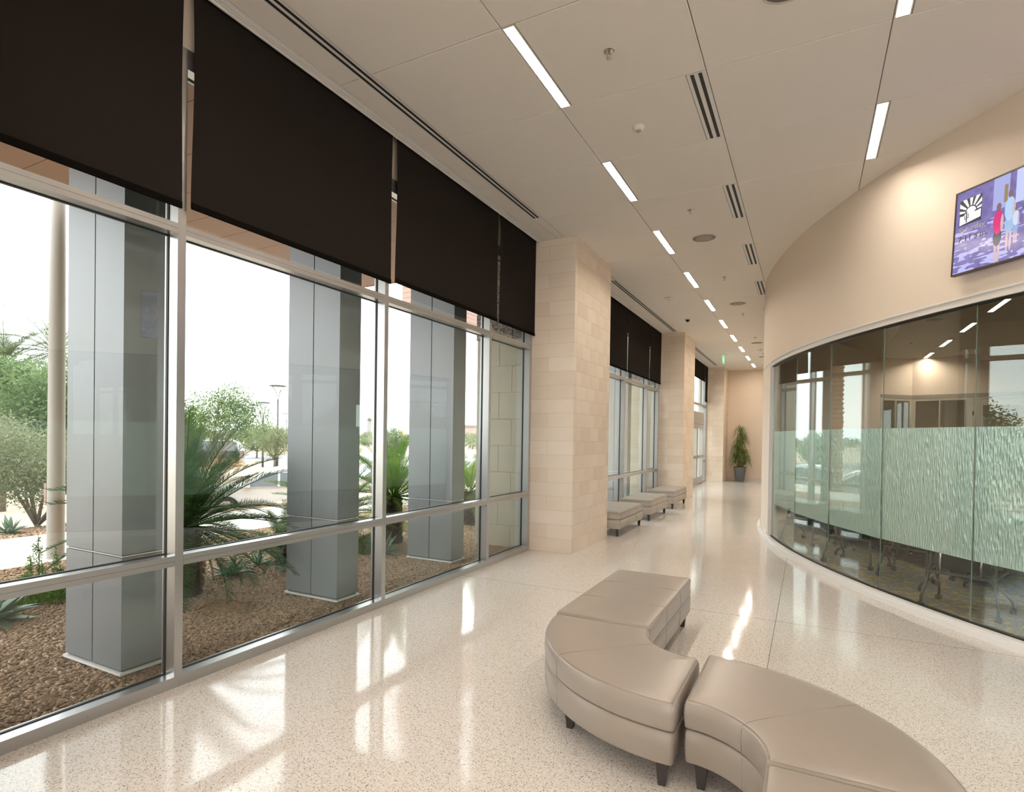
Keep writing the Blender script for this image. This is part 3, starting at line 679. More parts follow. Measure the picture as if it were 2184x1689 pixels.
def straight_bench(name, label, x0, x1, y0, y1, m, group=None, thirds=3, cat='bench'):
    t = thing(name, label, cat, ((x0+x1)/2, (y0+y1)/2, 0), 0, group); w, L = (x1-x0)/2, (y1-y0)/2
    rect = [(-w, -L), (w, -L), (w, L), (-w, L)]
    def rc(e): return lambda d: round_corners([(x-math.copysign(e+d, x), y-math.copysign(e+d, y)) for x, y in rect], max(.0008, .03-max(d, 0)))
    O1 = rc(0); O2 = rc(.004)
    upholster('base', O2, ZB0, ZB1, .012, 0, m, t)
    upholster('cushion', O1, ZB1+.004, ZT, .020, .007, m, t)
    edge_seam(t, O1, ZT-.0005+.0, inset=.009)
    for i in range(1, thirds):
        y = -L+2*L*i/thirds
        pts = [(-w-.003, y, ZB1+.012), (-w-.004, y, ZT-.03), (-w+.006, y, ZT-.004)]+[(-w+.02+(2*w-.04)*j/10, y+.001*math.sin(j*2), ZT+.0065 if 0 < j < 10 else ZT+.001) for j in range(11)]+[(w-.006, y, ZT-.004), (w+.004, y, ZT-.03), (w+.003, y, ZB1+.012)]
        MB().tube(pts, .0011, 5).obj('seam', M_SEAM, t, True)
        for s in (-1, 1): MB().tube([(s*w*.99+s*.0035, y, ZB0+.01), (s*w*.99+s*.0042, y, ZB1-.015)], .0016, 5).obj('seam', M_SEAM, t)
    legs(t, [(sx*(w-.06), sy*(L-.06)) for sx in (-1, 1) for sy in (-1, 1)])
    return t
def curved_bench(name, label, cx, cy, a0, a1, r0, r1, m, group):
    t = thing(name, label, 'bench', (cx, cy, 0), 0, group)
    g = .007/((r0+r1)/2); a0 += g; a1 -= g; nn = 26
    def outl(e0):
        def fn(d):
            ri, ro, e = r0+e0+d, r1-e0-d, 0; P = []
            for R_, fwd in ((ro, 1), (ri, 0)):
                e = (e0+d)/R_; b0, b1 = (a0+e, a1-e) if fwd else (a1-e, a0+e)
                P += [(R_*math.cos(b0+(b1-b0)*i/nn), R_*math.sin(b0+(b1-b0)*i/nn)) for i in range(nn+1)]
            return round_corners(P, max(.0008, .03-max(d, 0)))
        return fn
    O1 = outl(0); O2 = outl(.005)
    upholster('base', O2, ZB0, ZB1, .012, 0, m, t)
    upholster('cushion', O1, ZB1+.004, ZT, .022, .007, m, t)
    edge_seam(t, O1, ZT-.0005, inset=.010)
    am = (a0+a1)/2; c, s = math.cos(am), math.sin(am)
    P = [((r0-.003)*c, (r0-.003)*s, ZB1+.012), ((r0-.004)*c, (r0-.004)*s, ZT-.03), ((r0+.006)*c, (r0+.006)*s, ZT-.005)]
    P += [((r0+.022+(r1-r0-.044)*i/10)*c, (r0+.022+(r1-r0-.044)*i/10)*s, ZT+.0065 if 0 < i < 10 else ZT+.001) for i in range(11)]
    P += [((r1-.006)*c, (r1-.006)*s, ZT-.005), ((r1+.004)*c, (r1+.004)*s, ZT-.03), ((r1+.003)*c, (r1+.003)*s, ZB1+.012)]
    MB().tube(P, .0012, 5).obj('seam', M_SEAM, t, True)
    for r in (r0+.0025, r1-.0025): MB().tube([(r*c, r*s, ZB0+.012), (r*c, r*s, ZB1-.012)], .0017, 5).obj('seam', M_SEAM, t)
    d0 = .07/r1; legs(t, [((r1-.07)*math.cos(a0+d0), (r1-.07)*math.sin(a0+d0)), ((r1-.07)*math.cos(a1-d0), (r1-.07)*math.sin(a1-d0)),
        ((r0+.06)*math.cos(a0+.17), (r0+.06)*math.sin(a0+.17)), ((r0+.06)*math.cos(a1-.17), (r0+.06)*math.sin(a1-.17)), ((r1-.09)*math.cos(am), (r1-.09)*math.sin(am))][:5])
    return t
GB = 'serpentine leather bench'
straight_bench('straight_bench', 'taupe leather straight bench at the far end of the winding seat', -1.588, -.912, 3.79, 5.325, M_LEATH, GB)
curved_bench('curved_bench', 'taupe curved bench in the middle, bulging toward the windows', -.528, 3.775, PI, 1.5*PI, .383, 1.035, M_LEATH, GB)
curved_bench('curved_bench', 'taupe curved bench at the bottom, bulging toward the glass wall', -.508, 2.435, 0, .5*PI, .383, 1.055, M_LEATH, GB)
straight_bench('straight_bench', 'taupe straight bench cut off by the bottom edge of the photo', -.125, .547, .895, 2.43, M_LEATH, GB)
GO = 'grey ottomans under the second windows'
for i, (y, lb) in enumerate(((9.47, 'grey leather ottoman nearest, half hidden by the near pillar'), (11.64, 'middle grey leather ottoman below the second windows'), (13.93, 'farthest grey leather ottoman, against the second pillar'))):
    straight_bench('ottoman', lb, -3.48, -2.81, y, y+1.53, M_LEATH2, GO, cat='ottoman')

# ------------------------------------------------------------------ outlets, plates
def plate(label, y, z, kind):
    t = thing('outlet' if kind else 'wall_plate', label, 'outlet', (-3.0, y, z)); bx('cover', 0, .006, -.036, .036, -.058, .058, M_TRIMW, t)
    if kind:
        for dz in (-.02, .02): bx('socket', .006, .008, -.014, .014, dz-.013, dz+.013, mat('socket_white', (.6, .58, .54), .4), t)
    else: bx('switch', .006, .010, -.008, .008, -.02, .02, mat('socket_white', (.6, .58, .54), .4), t)
    return t
plate('white power outlet low on the nearest pillar', 8.52, .435, 1)
plate('small white switch plate on the second pillar', 17.03, 1.12, 0)
plate('power outlet low on the second pillar', 16.72, .452, 1)

# ------------------------------------------------------------------ ceiling fittings
M_CHR = mat('chrome', (.55, .53, .5), .2, metal=1)
def sprinkler(x, y, label, z=H):
    t = thing('sprinkler', label, 'sprinkler', (x, y, z), group='ceiling sprinklers')
    MB().lathe([(.012, -.001), (.040, -.001), (.042, .001), (.030, -.008), (.018, -.010)][::-1], 20).obj('escutcheon', M_CHR, t, True)
    b = MB().tube([(0, 0, -.009), (0, 0, -.03)], .009, 8); b.tube([(-.012, 0, -.022), (-.014, 0, -.04), (0, 0, -.052)], .003, 5); b.tube([(.012, 0, -.022), (.014, 0, -.04), (0, 0, -.052)], .003, 5); b.obj('body', M_CHR, t)
    MB().lathe([(.004, -.055), (.020, -.056), (.020, -.053), (.004, -.050)], 12).obj('deflector', M_CHR, t)
    return t
for i, y in enumerate((4.14, 7.46, 10.78, 14.07, 17.40, 20.72)): sprinkler(-1.373, y, 'chrome sprinkler head on the ceiling, %s down the corridor' % ['nearest and largest', 'second', 'third', 'fourth', 'fifth', 'farthest'][i])
def speaker(x, y, r, label, z=H):
    t = thing('ceiling_speaker', label, 'speaker', (x, y, z), group='round ceiling speakers')
    MB().lathe([(r, -.0005), (r, -.006), (r-.012, -.009), (r-.014, -.004)][::-1], 36).obj('rim', mat('speaker_rim', (.62, .57, .50), .5), t, True)
    MB().lathe([(r-.014, -.004), (r*.5, -.012), (.005, -.015)][::-1], 36).obj('grille', mat('speaker_grille', (.36, .33, .29), .7, bump=(400, .5, .002)), t, True)
    return t
for x, y, lb in ((-.171, 4.02, 'big round ceiling speaker cut by the top of the photo'), (-1.374, 8.56, 'round ceiling speaker in the middle of the corridor ceiling'), (-1.373, 12.97, 'round ceiling speaker, second down the corridor'), (-1.40, 18.43, 'round ceiling speaker, third down the corridor'), (-1.42, 21.6, 'farthest round ceiling speaker')):
    speaker(x, y, .165, lb)
def dome(name, x, y, label, kind, z=H):
    t = thing(name, label, 'detector' if kind != 'cam' else 'camera', (x, y, z))
    if kind == 'cam':
        MB().lathe([(.0, -.004), (.085, -.004), (.095, 0)][::-1] if False else [(.09, 0), (.09, -.008), (.07, -.022), (.06, -.024)][::-1], 24).obj('base', M_TRIMW, t, True)
        MB().lathe([(.052*math.cos(a), -.022-.055*math.sin(a)) for a in [PI/2*i/7 for i in range(7)]][::-1], 20).obj('dome', mat('smoked_dome', (.015, .015, .015), .08), t, True)
    elif kind == 'motion':
        MB().lathe([(.058, 0), (.056, -.014), (.044, -.030), (.026, -.038)][::-1], 24).obj('housing', M_WHITE, t, True)
        MB().lathe([(.024, -.036), (.020, -.046), (.008, -.052)][::-1], 16).obj('lens', mat('sensor_lens', (.35, .32, .29), .3), t, True)
    else:
        MB().lathe([(.078, 0), (.078, -.018), (.060, -.030), (.036, -.034)][::-1], 24).obj('housing', M_WHITE, t, True)
        MB().lathe([(.032, -.034), (.028, -.058), (.012, -.064)][::-1], 16).obj('sensor', M_WHITE, t, True)
        bx('mark', .0, .05, -.080, -.0785, -.014, -.006, mat('red_print', (.5, .04, .03), .5), t)
    return t
dome('motion_sensor', -1.446, 5.26, 'white round motion sensor between the first two lights', 'motion')
dome('smoke_detector', -2.589, 11.90, 'white smoke detector near the second shades', 'smoke')
dome('security_camera', -2.618, 14.16, 'black dome security camera on the corridor ceiling', 'cam')
dome('smoke_detector', -1.40, 19.85, 'small white smoke detector far down the corridor', 'smoke')
dome('smoke_detector', 2.18, 8.05, 'large smoke detector just inside the meeting room glass', 'smoke', 4.12)
dome('smoke_detector', 2.15, 12.6, 'smaller smoke detector deeper in the meeting room', 'smoke', 4.12)
speaker(2.18, 9.3, .16, 'round speaker on the meeting room ceiling, nearer one', 4.12)
speaker(2.18, 13.9, .16, 'round speaker on the meeting room ceiling, farther one', 4.12)
sprinkler(2.2, 17.0, 'sprinkler in the meeting room ceiling near the rear wall', 4.12)
# exit sign, edge on
t = thing('exit_sign', 'glowing green exit sign hanging edge-on from the corridor ceiling', 'exit sign', (-2.617, 20.66, H))
bx('canopy', -.12, .12, -.14, .14, -.03, 0, M_TRIMW, t)
bx('panel', -.006, .006, -.16, .16, -.29, -.03, mat('sign_acrylic', (.1, .5, .25), .3, emit=(.02, .75, .22), es=1.2), t)
def text(parent, s, size, loc, rot, m, name='lettering', depth=.0008, sx=1):
    cu = bpy.data.curves.new('text', 'FONT'); cu.body = s; cu.size = size; cu.extrude = depth; cu.resolution_u = 2
    tmp = bpy.data.objects.new('tmp', cu); COL.objects.link(tmp); dg = bpy.context.evaluated_depsgraph_get(); me = bpy.data.meshes.new_from_object(tmp.evaluated_get(dg)); bpy.data.objects.remove(tmp)
    o = link(name, me, m, parent); me.materials.clear(); me.materials.append(m); o.location = loc; o.rotation_euler = rot; o.scale = (sx, 1, 1); return o
M_SIGNW = mat('sign_white', (.85, .9, .87), .4, emit=(.8, 1, .85), es=1)
text(t, 'EXIT', .17, (.0068, -.150, -.225), (PI/2, 0, PI/2), M_SIGNW)
text(t, 'EXIT', .17, (-.0068, .150, -.225), (PI/2, 0, -PI/2), M_SIGNW)

# ------------------------------------------------------------------ wall screen
c0 = arc(RC+.055, ang(1.20, 6.489)); a_mid = ang(1.20, 6.489)+.055
tx = Vector((math.cos(a_mid+PI/2), math.sin(a_mid+PI/2), 0))
if tx.x < 0: tx = -tx
nrm = Vector((math.cos(a_mid), math.sin(a_mid), 0))
upv = (Vector((0, 0, 1))+nrm*(-.055)).normalized(); nn_ = tx.cross(upv).normalized()
if nn_.dot(nrm) < 0: nn_ = -nn_
org = Vector((*c0, 3.180))+nrm*.045
TVW, TVH = 1.33, .752
t = thing('wall_screen', 'flat video screen high on the curved wall showing a campus crowd', 'screen')
t.matrix_world = Matrix(((tx.x, upv.x, nn_.x, org.x), (tx.y, upv.y, nn_.y, org.y), (tx.z, upv.z, nn_.z, org.z), (0, 0, 0, 1)))
f = MB(); e = .014
for a, b, c, d in ((0, TVW, 0, e), (0, TVW, TVH-e, TVH), (0, e, e, TVH-e), (TVW-e, TVW, e, TVH-e)): f.box(a, b, c, d, -.035, .004)
f.obj('bezel', M_TVB, t)
bx('back_shell', .03, TVW-.03, .03, TVH-.03, -.055, -.0355, M_BLK, t); bx('wall_bracket', .45, .85, .2, .5, -.098, -.056, M_BLK, t)
# picture painted pixel by pixel
W_, H_ = 532, 300
yy, xx = np.mgrid[0:H_, 0:W_].astype(float); u = xx/W_; v = yy/H_
img = np.zeros((H_, W_, 3)); base = np.array([.20, .17, .42]); img[:] = base
rn = RNG.random((40, 70)); 
def smooth(sx, sy, seed):
    r = np.random.default_rng(seed).random((sy, sx)); xi = np.clip(u*(sx-1), 0, sx-1.001); yi = np.clip(v*(sy-1), 0, sy-1.001)
    x0 = xi.astype(int); y0 = yi.astype(int); fx = xi-x0; fy = yi-y0
    return r[y0, x0]*(1-fx)*(1-fy)+r[y0, x0+1]*fx*(1-fy)+r[y0+1, x0]*(1-fx)*fy+r[y0+1, x0+1]*fx*fy
g = smooth(40, 22, 3); img += (g-.5)[..., None]*np.array([.10, .08, .16])
s2 = smooth(16, 60, 5)*1.0+smooth(50, 30, 9)*.5; m_ = (v < .55) & (s2+(.5-v)*.35 > .93); img[m_] = [.52, .50, .86]
for x_, w_, c_ in ((.30, .05, (.40, .42, .75)), (.42, .03, (.55, .60, .90)), (.62, .05, (.35, .33, .6)), (.80, .04, (.6, .62, .92))):
    m_ = (abs(u-x_) < w_) & (v > .62); img[m_] = c_
for x_, y_, w_, h_, c_ in ((.50, .80, .018, .13, (.10, .07, .07)), (.33, .78, .012, .1, (.30, .24, .12)), (.57, .75, .02, .1, (.25, .15, .15)), (.72, .83, .03, .1, (.08, .07, .15)), (.9, .8, .03, .1, (.1, .1, .22))):
    m_ = (abs(u-x_) < w_) & (abs(v-y_) < h_); img[m_] = c_
def ell(cx, cy, rx, ry, c): m = ((u-cx)/rx)**2+((v-cy)/ry)**2 < 1; img[m] = c
def person(x, y, s, shirt, pants, skin=(.62, .45, .50)):
    ell(x-.008*s, y-.30*s, .007*s, .12*s, skin); ell(x+.010*s, y-.30*s, .007*s, .12*s, skin)
    ell(x, y-.15*s, .024*s, .09*s, pants); ell(x, y, .028*s, .12*s, shirt); ell(x+.022*s, y-.02*s, .008*s, .09*s, skin); ell(x, y+.155*s, .013*s, .04*s, (.22, .14, .16))
person(.36, .58, 1.15, (.45, .62, .85), (.35, .5, .72)); person(.29, .47, 1.15, (.70, .03, .20), (.06, .05, .10)); person(.40, .45, .7, (.6, .7, .95), (.3, .4, .7))
for k in range(16):
    rr = np.random.default_rng(50+k).random(6); person(.45+rr[0]*.52, .52+rr[1]*.16, .45+rr[2]*.5, (.15+rr[3]*.6, .15+rr[4]*.5, .3+rr[5]*.6), (.08, .07, .15))
im = bpy.data.images.new('screen_picture', W_, H_); im.colorspace_settings.name = 'Non-Color'; px = np.ones((H_, W_, 4), np.float32); px[..., :3] = np.clip(img, 0, 1)**(1/1.0); im.pixels.foreach_set(px.ravel()); im.update()
m = bpy.data.materials.new('screen'); m.use_nodes = True; nn = m.node_tree.nodes; ll = m.node_tree.links; b = nn['Principled BSDF']; b.inputs['Roughness'].default_value = .15; b.inputs['Base Color'].default_value = (.01, .01, .01, 1)
ti = nn.new('ShaderNodeTexImage'); ti.image = im; tcx = nn.new('ShaderNodeTexCoord'); ll.new(tcx.outputs['Generated'], ti.inputs[0]); ll.new(ti.outputs[0], b.inputs['Emission Color']); b.inputs['Emission Strength'].default_value = 1.0
bx('screen', e, TVW-e, e, TVH-e, -.02, .0, m, t)
M_INK = mat('screen_ink', (.02, .02, .02), .5, emit=(.07, .045, .04), es=1); M_INKL = mat('screen_ink_light', (.02, .02, .02), .5, emit=(.42, .36, .30), es=1); M_LW = mat('logo_white', (.1, .1, .1), .5, emit=(.92, .90, .98), es=1); M_LB = mat('logo_black', (.01, .01, .01), .5, emit=(.02, .02, .03), es=1)
lg = MB()
lx0, lx1, ly0, ly1 = .045, .245, .435, .665
bx('logo_field', lx0, lx1, ly0, ly1, .001, .0014, M_LB, t)
rays = MB(); ccx, ccy = .150, .540
for i in range(7):
    a0 = PI*(.03+i*.145); a1 = a0+PI*.075; q = []
    for aa in (a0, a1):
        ca, sa = math.cos(aa), math.sin(aa)
        tm = min([((lx1-ccx)/ca if ca > 0 else (lx0-ccx)/ca) if abs(ca) > 1e-3 else 9, (ly1-ccy)/sa if sa > 1e-3 else 9]); q.append((ccx+ca*tm*.98, ccy+sa*tm*.98)); 
    i0 = (ccx+math.cos(a0)*.055, ccy+math.sin(a0)*.055); i1 = (ccx+math.cos(a1)*.055, ccy+math.sin(a1)*.055)
    rays.prism([i0, q[0], q[1], i1], .0016, .002)
rays.obj('logo_rays', M_LW, t)
MB().prism([(ccx+math.cos(a)*.045, ccy+math.sin(a)*.045) for a in [PI*i/12 for i in range(13)]], .0016, .002).obj('logo_sun', M_LW, t)
MB().prism([(lx0+.006, ly0+.006), (lx1-.006, ly0+.03), (lx1-.006, ly0+.10), (.19, ly0+.092), (.165, ly0+.118), (.145, ly0+.10), (.12, ly0+.115), (.085, ly0+.085), (lx0+.006, ly0+.088)], .0022, .0026).obj('logo_hills', M_LW, t)
cb = MB().box(.108, .118, ly0+.02, ly0+.115, .0028, .0032); cb.box(.094, .100, ly0+.05, ly0+.085, .0028, .0032); cb.box(.100, .108, ly0+.05, ly0+.056, .0028, .0032); cb.box(.126, .132, ly0+.055, ly0+.095, .0028, .0032); cb.box(.118, .126, ly0+.055, ly0+.061, .0028, .0032)
cb.obj('logo_cactus', M_LB, t)
text(t, 'Saturday', .068, (.045, .372, .001), (0, 0, 0), M_INKL, 'caption'); text(t, '7:11 a.m.', .074, (.045, .288, .001), (0, 0, 0), M_INK, 'caption')

# ------------------------------------------------------------------ potted plant
t = thing('potted_plant', 'tall dracaena in a dark grey tapered planter by the far wall', 'plant', (-2.44, 24.84, 0))
def taper(b, w0, w1, z0, z1):
    o = len(b.v)
    for w_, z in ((w0, z0), (w1, z1)): b.v += [(-w_, -w_, z), (w_, -w_, z), (w_, w_, z), (-w_, w_, z)]
    b.f += [(o, o+3, o+2, o+1), (o, o+1, o+5, o+4), (o+1, o+2, o+6, o+5), (o+2, o+3, o+7, o+6), (o+3, o, o+4, o+7)]
prof = [(.15, 0), (.16, .02), (.235, .56), (.24, .585), (.22, .585), (.215, .55)]
b = MB(); nsq = 32
for r, z in prof:
    for k in range(nsq):
        a = 2*PI*k/nsq; c, s = math.cos(a), math.sin(a); q = r/ (abs(c)**4+abs(s)**4)**.25; b.v.append((q*c*.97, q*s*.97, z))
for i in range(len(prof)-1):
    for k in range(nsq): a = i*nsq+k; d = i*nsq+(k+1) % nsq; b.f.append((a, d, d+nsq, a+nsq))
b.f.append(tuple(reversed(range(nsq)))); b.obj('planter', M_POT, t, True)
MB().lathe([(.20, .545), (.20, .555)], 20).obj('soil', M_SOIL, t)
for i, (dx, dy, h) in enumerate(((0, 0, 2.05), (.05, .03, 1.75), (-.07, .02, 1.30), (.09, -.04, 1.15), (-.02, -.08, 1.55), (-.10, -.05, .95), (.11, .05, .9))):
    sx, sy = dx*1.6, dy*1.6
    MB().tube([(dx, dy, .54), (dx*1.1, dy*1.1, h*.6), (sx, sy, h)], [.018, .015, .012], 7).obj('cane', M_STEM, t, True)
    b = MB(); nl = 52
    for k in range(nl):
        a = k*2.4; rise = .06+.20*((k % 7)/7); L = .33+.11*RNG.random(); wv = .013; z0 = h-.25*((k % 9)/9)
        d = Vector((math.cos(a), math.sin(a), 0)); sd_ = Vector((-d.y, d.x, 0)); o = len(b.v); ns = 5
        for j in range(ns+1):
            tt = j/ns; p = Vector((sx, sy, z0))+d*(L*tt*.85)+Vector((0, 0, rise*math.sin(tt*PI*.9)*1.3-.24*tt**2.4)); wd = wv*(1-tt)**.6+.0015
            b.v += [tuple(p-sd_*wd), tuple(p+sd_*wd)]
        for j in range(ns): q = o+j*2; b.f.append((q, q+1, q+3, q+2))
    o = b.obj('leaves', M_LEAFP, t); o['kind'] = 'stuff'

# ------------------------------------------------------------------ meeting room chairs and tables
M_CHRP = mat('chrome_post', (.55, .55, .56), .18, metal=1)
def make_chair():
    t = thing('training_chair', 'x', 'chair', (0, 0, 0), group='black mesh training chairs on casters')
    w = .27
    def rr(b, x0, x1, y0, y1, z0, z1): b.box(x0, x1, y0, y1, z0, z1)
    for nm, args in (('seat', (-.235, .235, -.185, .26, .405, .46)), ('backrest', (-.225, .225, -.235, -.195, .435, .90))):
        me = MB().box(*args).mesh(nm); bm = bmesh.new(); bm.from_mesh(me); bmesh.ops.bevel(bm, geom=bm.edges[:], offset=.016 if nm == 'backrest' else .018, segments=2, affect='EDGES'); bm.to_mesh(me); bm.free(); link(nm, me, M_BLK, t, True)
    MB().tube([(-w-.01, -.23, .37), (w+.01, -.23, .37)], .017, 10).obj('rear_bar', M_STEEL, t, True)
    MB().tube([(-w, .14, .405), (w, .14, .405)], .011, 8).obj('front_bar', M_STEEL, t, True)
    for s in (-1, 1):
        MB().tube([(s*w, -.23, .37), (s*w, -.05, .40), (s*w, .14, .405)], .011, 8).obj('side_rail', M_STEEL, t, True)
        MB().tube([(s*.165, -.25, .37), (s*.165, -.25, .52), (s*.165, -.245, .80)], .012, 8).obj('back_post', M_CHRP, t, True)
        MB().tube([(s*(w-.01), -.225, .37), (s*(w+.012), -.25, .26), (s*(w+.040), -.290, .12), (s*(w+.042), -.292, .055)], .0145, 8).obj('leg', M_STEEL, t, True)
        MB().tube([(s*(w-.06), -.21, .365), (s*(w-.02), -.04, .27), (s*(w+.03), .17, .13), (s*(w+.040), .19, .055)], .0145, 8).obj('leg', M_STEEL, t, True)
        MB().tube([(s*(w+.005), -.23, .37), (s*(w-.01), -.19, .52), (s*(w+.005), -.15, .66)], .012, 8).obj('arm_post', M_STEEL, t, True)
        MB().tube([(s*(w+.005), .26, .66), (s*(w+.005), -.20, .66)], .018, 6).obj('armrest', M_BLK, t, True)
        for y in (-.285, .19):
            cb = MB(); x = s*(w+.041)
            for dx in (-.014, .014):
                P = [(x+dx-.010, y-.01, .028), (x+dx+.010, y-.01, .028)]; cb.tube(P, .027, 12)
            cb.tube([(x, y, .02), (x, y, .075)], .010, 8); cb.obj('caster', M_BLK, t)
    return t
CH = make_chair(); CH.location = (1.455, 7.205, 0.012); CH.rotation_euler = (0, 0, math.radians(-27)); CH['label'] = 'black chair on casters nearest behind the glass, second from the right edge'
for x, y, r, lb in ((1.215, 8.58, -26, 'black caster chair behind the middle glass panel, its back to the glass'), (.635, 9.12, -32, 'black caster chair behind the third glass panel'), (.06, 10.66, -43, 'black caster chair behind the leftmost glass panels'),
        (2.30, 6.55, -16, 'black caster chair at the right edge of the photo, behind the glass'), (2.02, 8.42, 158, 'black caster chair facing the nearest one across the table'), (1.50, 9.75, 152, 'black caster chair across the table in the second row'),
        (.95, 10.6, 150, 'black caster chair farther inside on the left'), (2.9, 7.9, 165, 'black caster chair hidden at the right behind frosted glass'), (2.4, 9.9, 150, 'black caster chair deeper in the room')):
    dup(CH, (x, y, .012), math.radians(r), lb)
def make_table():
    t = thing('folding_table', 'x', 'table', (0, 0, 0), group='folding training tables')
    me = MB().box(-.76, .76, -.30, .30, .715, .742).mesh('tabletop'); link('tabletop', me, mat('grey_laminate', (.28, .26, .24), .4), t)
    for s in (-1, 1):
        MB().tube([(s*.6, 0, .715), (s*.6, 0, .09)], .02, 8).obj('leg', M_STEEL, t, True); MB().tube([(s*.6, -.27, .06), (s*.6, -.2, .085), (s*.6, .2, .085), (s*.6, .27, .06)], .015, 8).obj('foot', M_STEEL, t, True)
        for y in (-.27, .27): MB().tube([(s*.6-.015, y, .03), (s*.6+.015, y, .03)], .028, 12).obj('caster', M_BLK, t)
    return t
TB = make_table(); TB.location = (1.80, 7.83, .012); TB.rotation_euler = (0, 0, math.radians(-22)); TB['label'] = 'grey folding table behind the frosted band, right side'
dup(TB, (1.05, 9.62, .012), math.radians(-28), 'grey folding table behind the frosted band, left side')

# ================================================================== OUTDOORS
def gz(x):      # ground height outside
    t = min(1, max(0, (-11.3-x)/6)); return -.045-.705*(3*t*t-2*t*t*t)
# terrain
gx = [-3.9, -8.5, -11.0, -11.6, -12.5, -13.5, -14.5, -15.5, -16.5, -17.5, -25, -60, -700]; gy = [-400, -20, -5, 2, 8, 14, 20, 30, 60, 900]
V = [(x, y, gz(x)-.02) for x in gx for y in gy]; ny = len(gy)
Fq = [(i*ny+j, i*ny+j+1, (i+1)*ny+j+1, (i+1)*ny+j) for i in range(len(gx)-1) for j in range(ny-1)]
st(bx('plaza', -3.6, 60, -70, -9.22, -.1, -.04, M_CONC), 'unseen concrete ground behind the building, added to bounce light in', 'ground'); st(bx('forecourt', 12.1, 60, -9.2, 40, -.1, -.04, M_CONC), 'unseen concrete ground beside the building, added to bounce light in', 'ground')  # unseen ground slabs added to bounce sky light through the openings
g = link('ground', np_mesh('ground', V, Fq), M_TAN); st(g, 'pale desert ground stretching to the horizon', 'ground')
bx('planting_bed', -8.6, -3.79, -9, 26, -.12, -.012, M_GRAV); st(bpy.data.objects['planting_bed'], 'brown gravel planting bed outside the windows', 'ground')
V = [(x, y, gz(x)-.004) for x in (-11.02, -11.6, -12.5, -13.5, -14.5, -15.5) for y in (-9, 10)]
g = link('mulch_bed', np_mesh('mulch_bed', V, [(i*2, i*2+1, i*2+3, i*2+2) for i in range(5)]), M_GRAV); st(g, 'mulched bed beyond the sidewalk', 'ground')
sw = struct('sidewalk', 'pale concrete sidewalk beyond the planting bed'); sw['category'] = 'sidewalk'
for i in range(22):
    y = -9+i*1.6; bx('concrete_slab', -11.0, -8.58, y+.006, y+1.594, -.12, -.02, M_CONC, sw)
def gravel(name, label, n, x0, x1, y0, y1, size, zf):
    P = np.stack([RNG.uniform(x0, x1, n), RNG.uniform(y0, y1, n)], 1); S = size*(.5+RNG.random((n, 1, 1))**2*.9)*np.array([1.25, .8, .5])
    O = np.array([[1, 0, 0], [-1, 0, 0], [0, 1, 0], [0, -1, 0], [0, 0, 1], [0, 0, -1]], float)[None]*(.75+.5*RNG.random((n, 6, 1)))*S
    a = RNG.uniform(0, 2*PI, n); tl = RNG.normal(0, .35, n); ca, sa = np.cos(a), np.sin(a)
    x = O[..., 0]*np.cos(tl)[:, None]-O[..., 2]*np.sin(tl)[:, None]; z = O[..., 0]*np.sin(tl)[:, None]+O[..., 2]*np.cos(tl)[:, None]; y = O[..., 1]
    X = x*ca[:, None]-y*sa[:, None]+P[:, :1]; Y = x*sa[:, None]+y*ca[:, None]+P[:, 1:]
    Z = z+np.array([zf(q) for q in P[:, 0]])[:, None]+size*.22*RNG.random((n, 1))
    V = np.stack([X, Y, Z], -1).reshape(-1, 3); T = np.array([[0, 2, 4], [2, 1, 4], [1, 3, 4], [3, 0, 4], [2, 0, 5], [1, 2, 5], [3, 1, 5], [0, 3, 5]])
    me = np_mesh(name, V, (T[None]+(np.arange(n)*6)[:, None, None]).reshape(-1, 3)); o = link(name, me, M_PEB); tag(o, label, 'gravel', kind='stuff'); return o
gravel('gravel', 'brown bark-like gravel filling the bed right outside the windows', 52000, -6.6, -3.80, 1.3, 9.2, .0235, lambda x: -.010)
gravel('gravel', 'brown gravel in the outer half of the planting bed', 14000, -8.55, -6.6, 2, 9, .022, lambda x: -.010)
gravel('gravel', 'brown mulch chips in the bed beyond the sidewalk', 9000, -14.5, -11.05, 3, 8, .032, gz)

# clad columns
def clad_column(yc, label):
    t = thing('clad_column', label, 'column', (-4.485, yc, 0), group='silver metal clad columns outside')
    hx, hy = .355, .15; bx('core', -hx+.012, hx-.012, -hy+.012, hy-.012, 0, 4.62, M_CLADB, t)
    for z0, z1 in ((.045, .812), (.830, 4.60)):
        for s in (-1, 1):
            y0, y1 = (-hy, -hy+.011) if s < 0 else (hy-.011, hy)
            bx('cladding_panel', -hx, -.006, y0, y1, z0, z1, M_CLAD, t); bx('cladding_panel', .006, hx, y0, y1, z0, z1, M_CLAD, t)
            x0, x1 = (-hx, -hx+.011) if s < 0 else (hx-.011, hx)
            bx('cladding_panel', x0, x1, -hy+.0112, hy-.0112, z0, z1, M_CLAD, t)
    bx('base_plate', -hx-.012, hx+.012, -hy-.012, hy+.012, .012, .030, M_TRIMW, t); bx('joint_flange', -hx+.004, hx-.004, -hy+.004, hy-.004, .816, .824, M_TRIMW, t)
    return t
for y, lb in ((2.39, 'silver clad column outside, leftmost and widest in view'), (4.40, 'silver clad column outside, second from the left'), (6.45, 'silver clad column outside, third from the left, near the block pier'),
              (10.55, 'silver clad column outside, first beyond the near pillar'), (12.56, 'silver clad column outside the second windows, middle'), (14.61, 'silver clad column outside the second windows, farthest'),
              (-1.71, 'silver clad column behind the camera, first'), (-3.76, 'silver clad column behind the camera, second'), (-5.77, 'silver clad column behind the camera, third')): clad_column(y, lb)
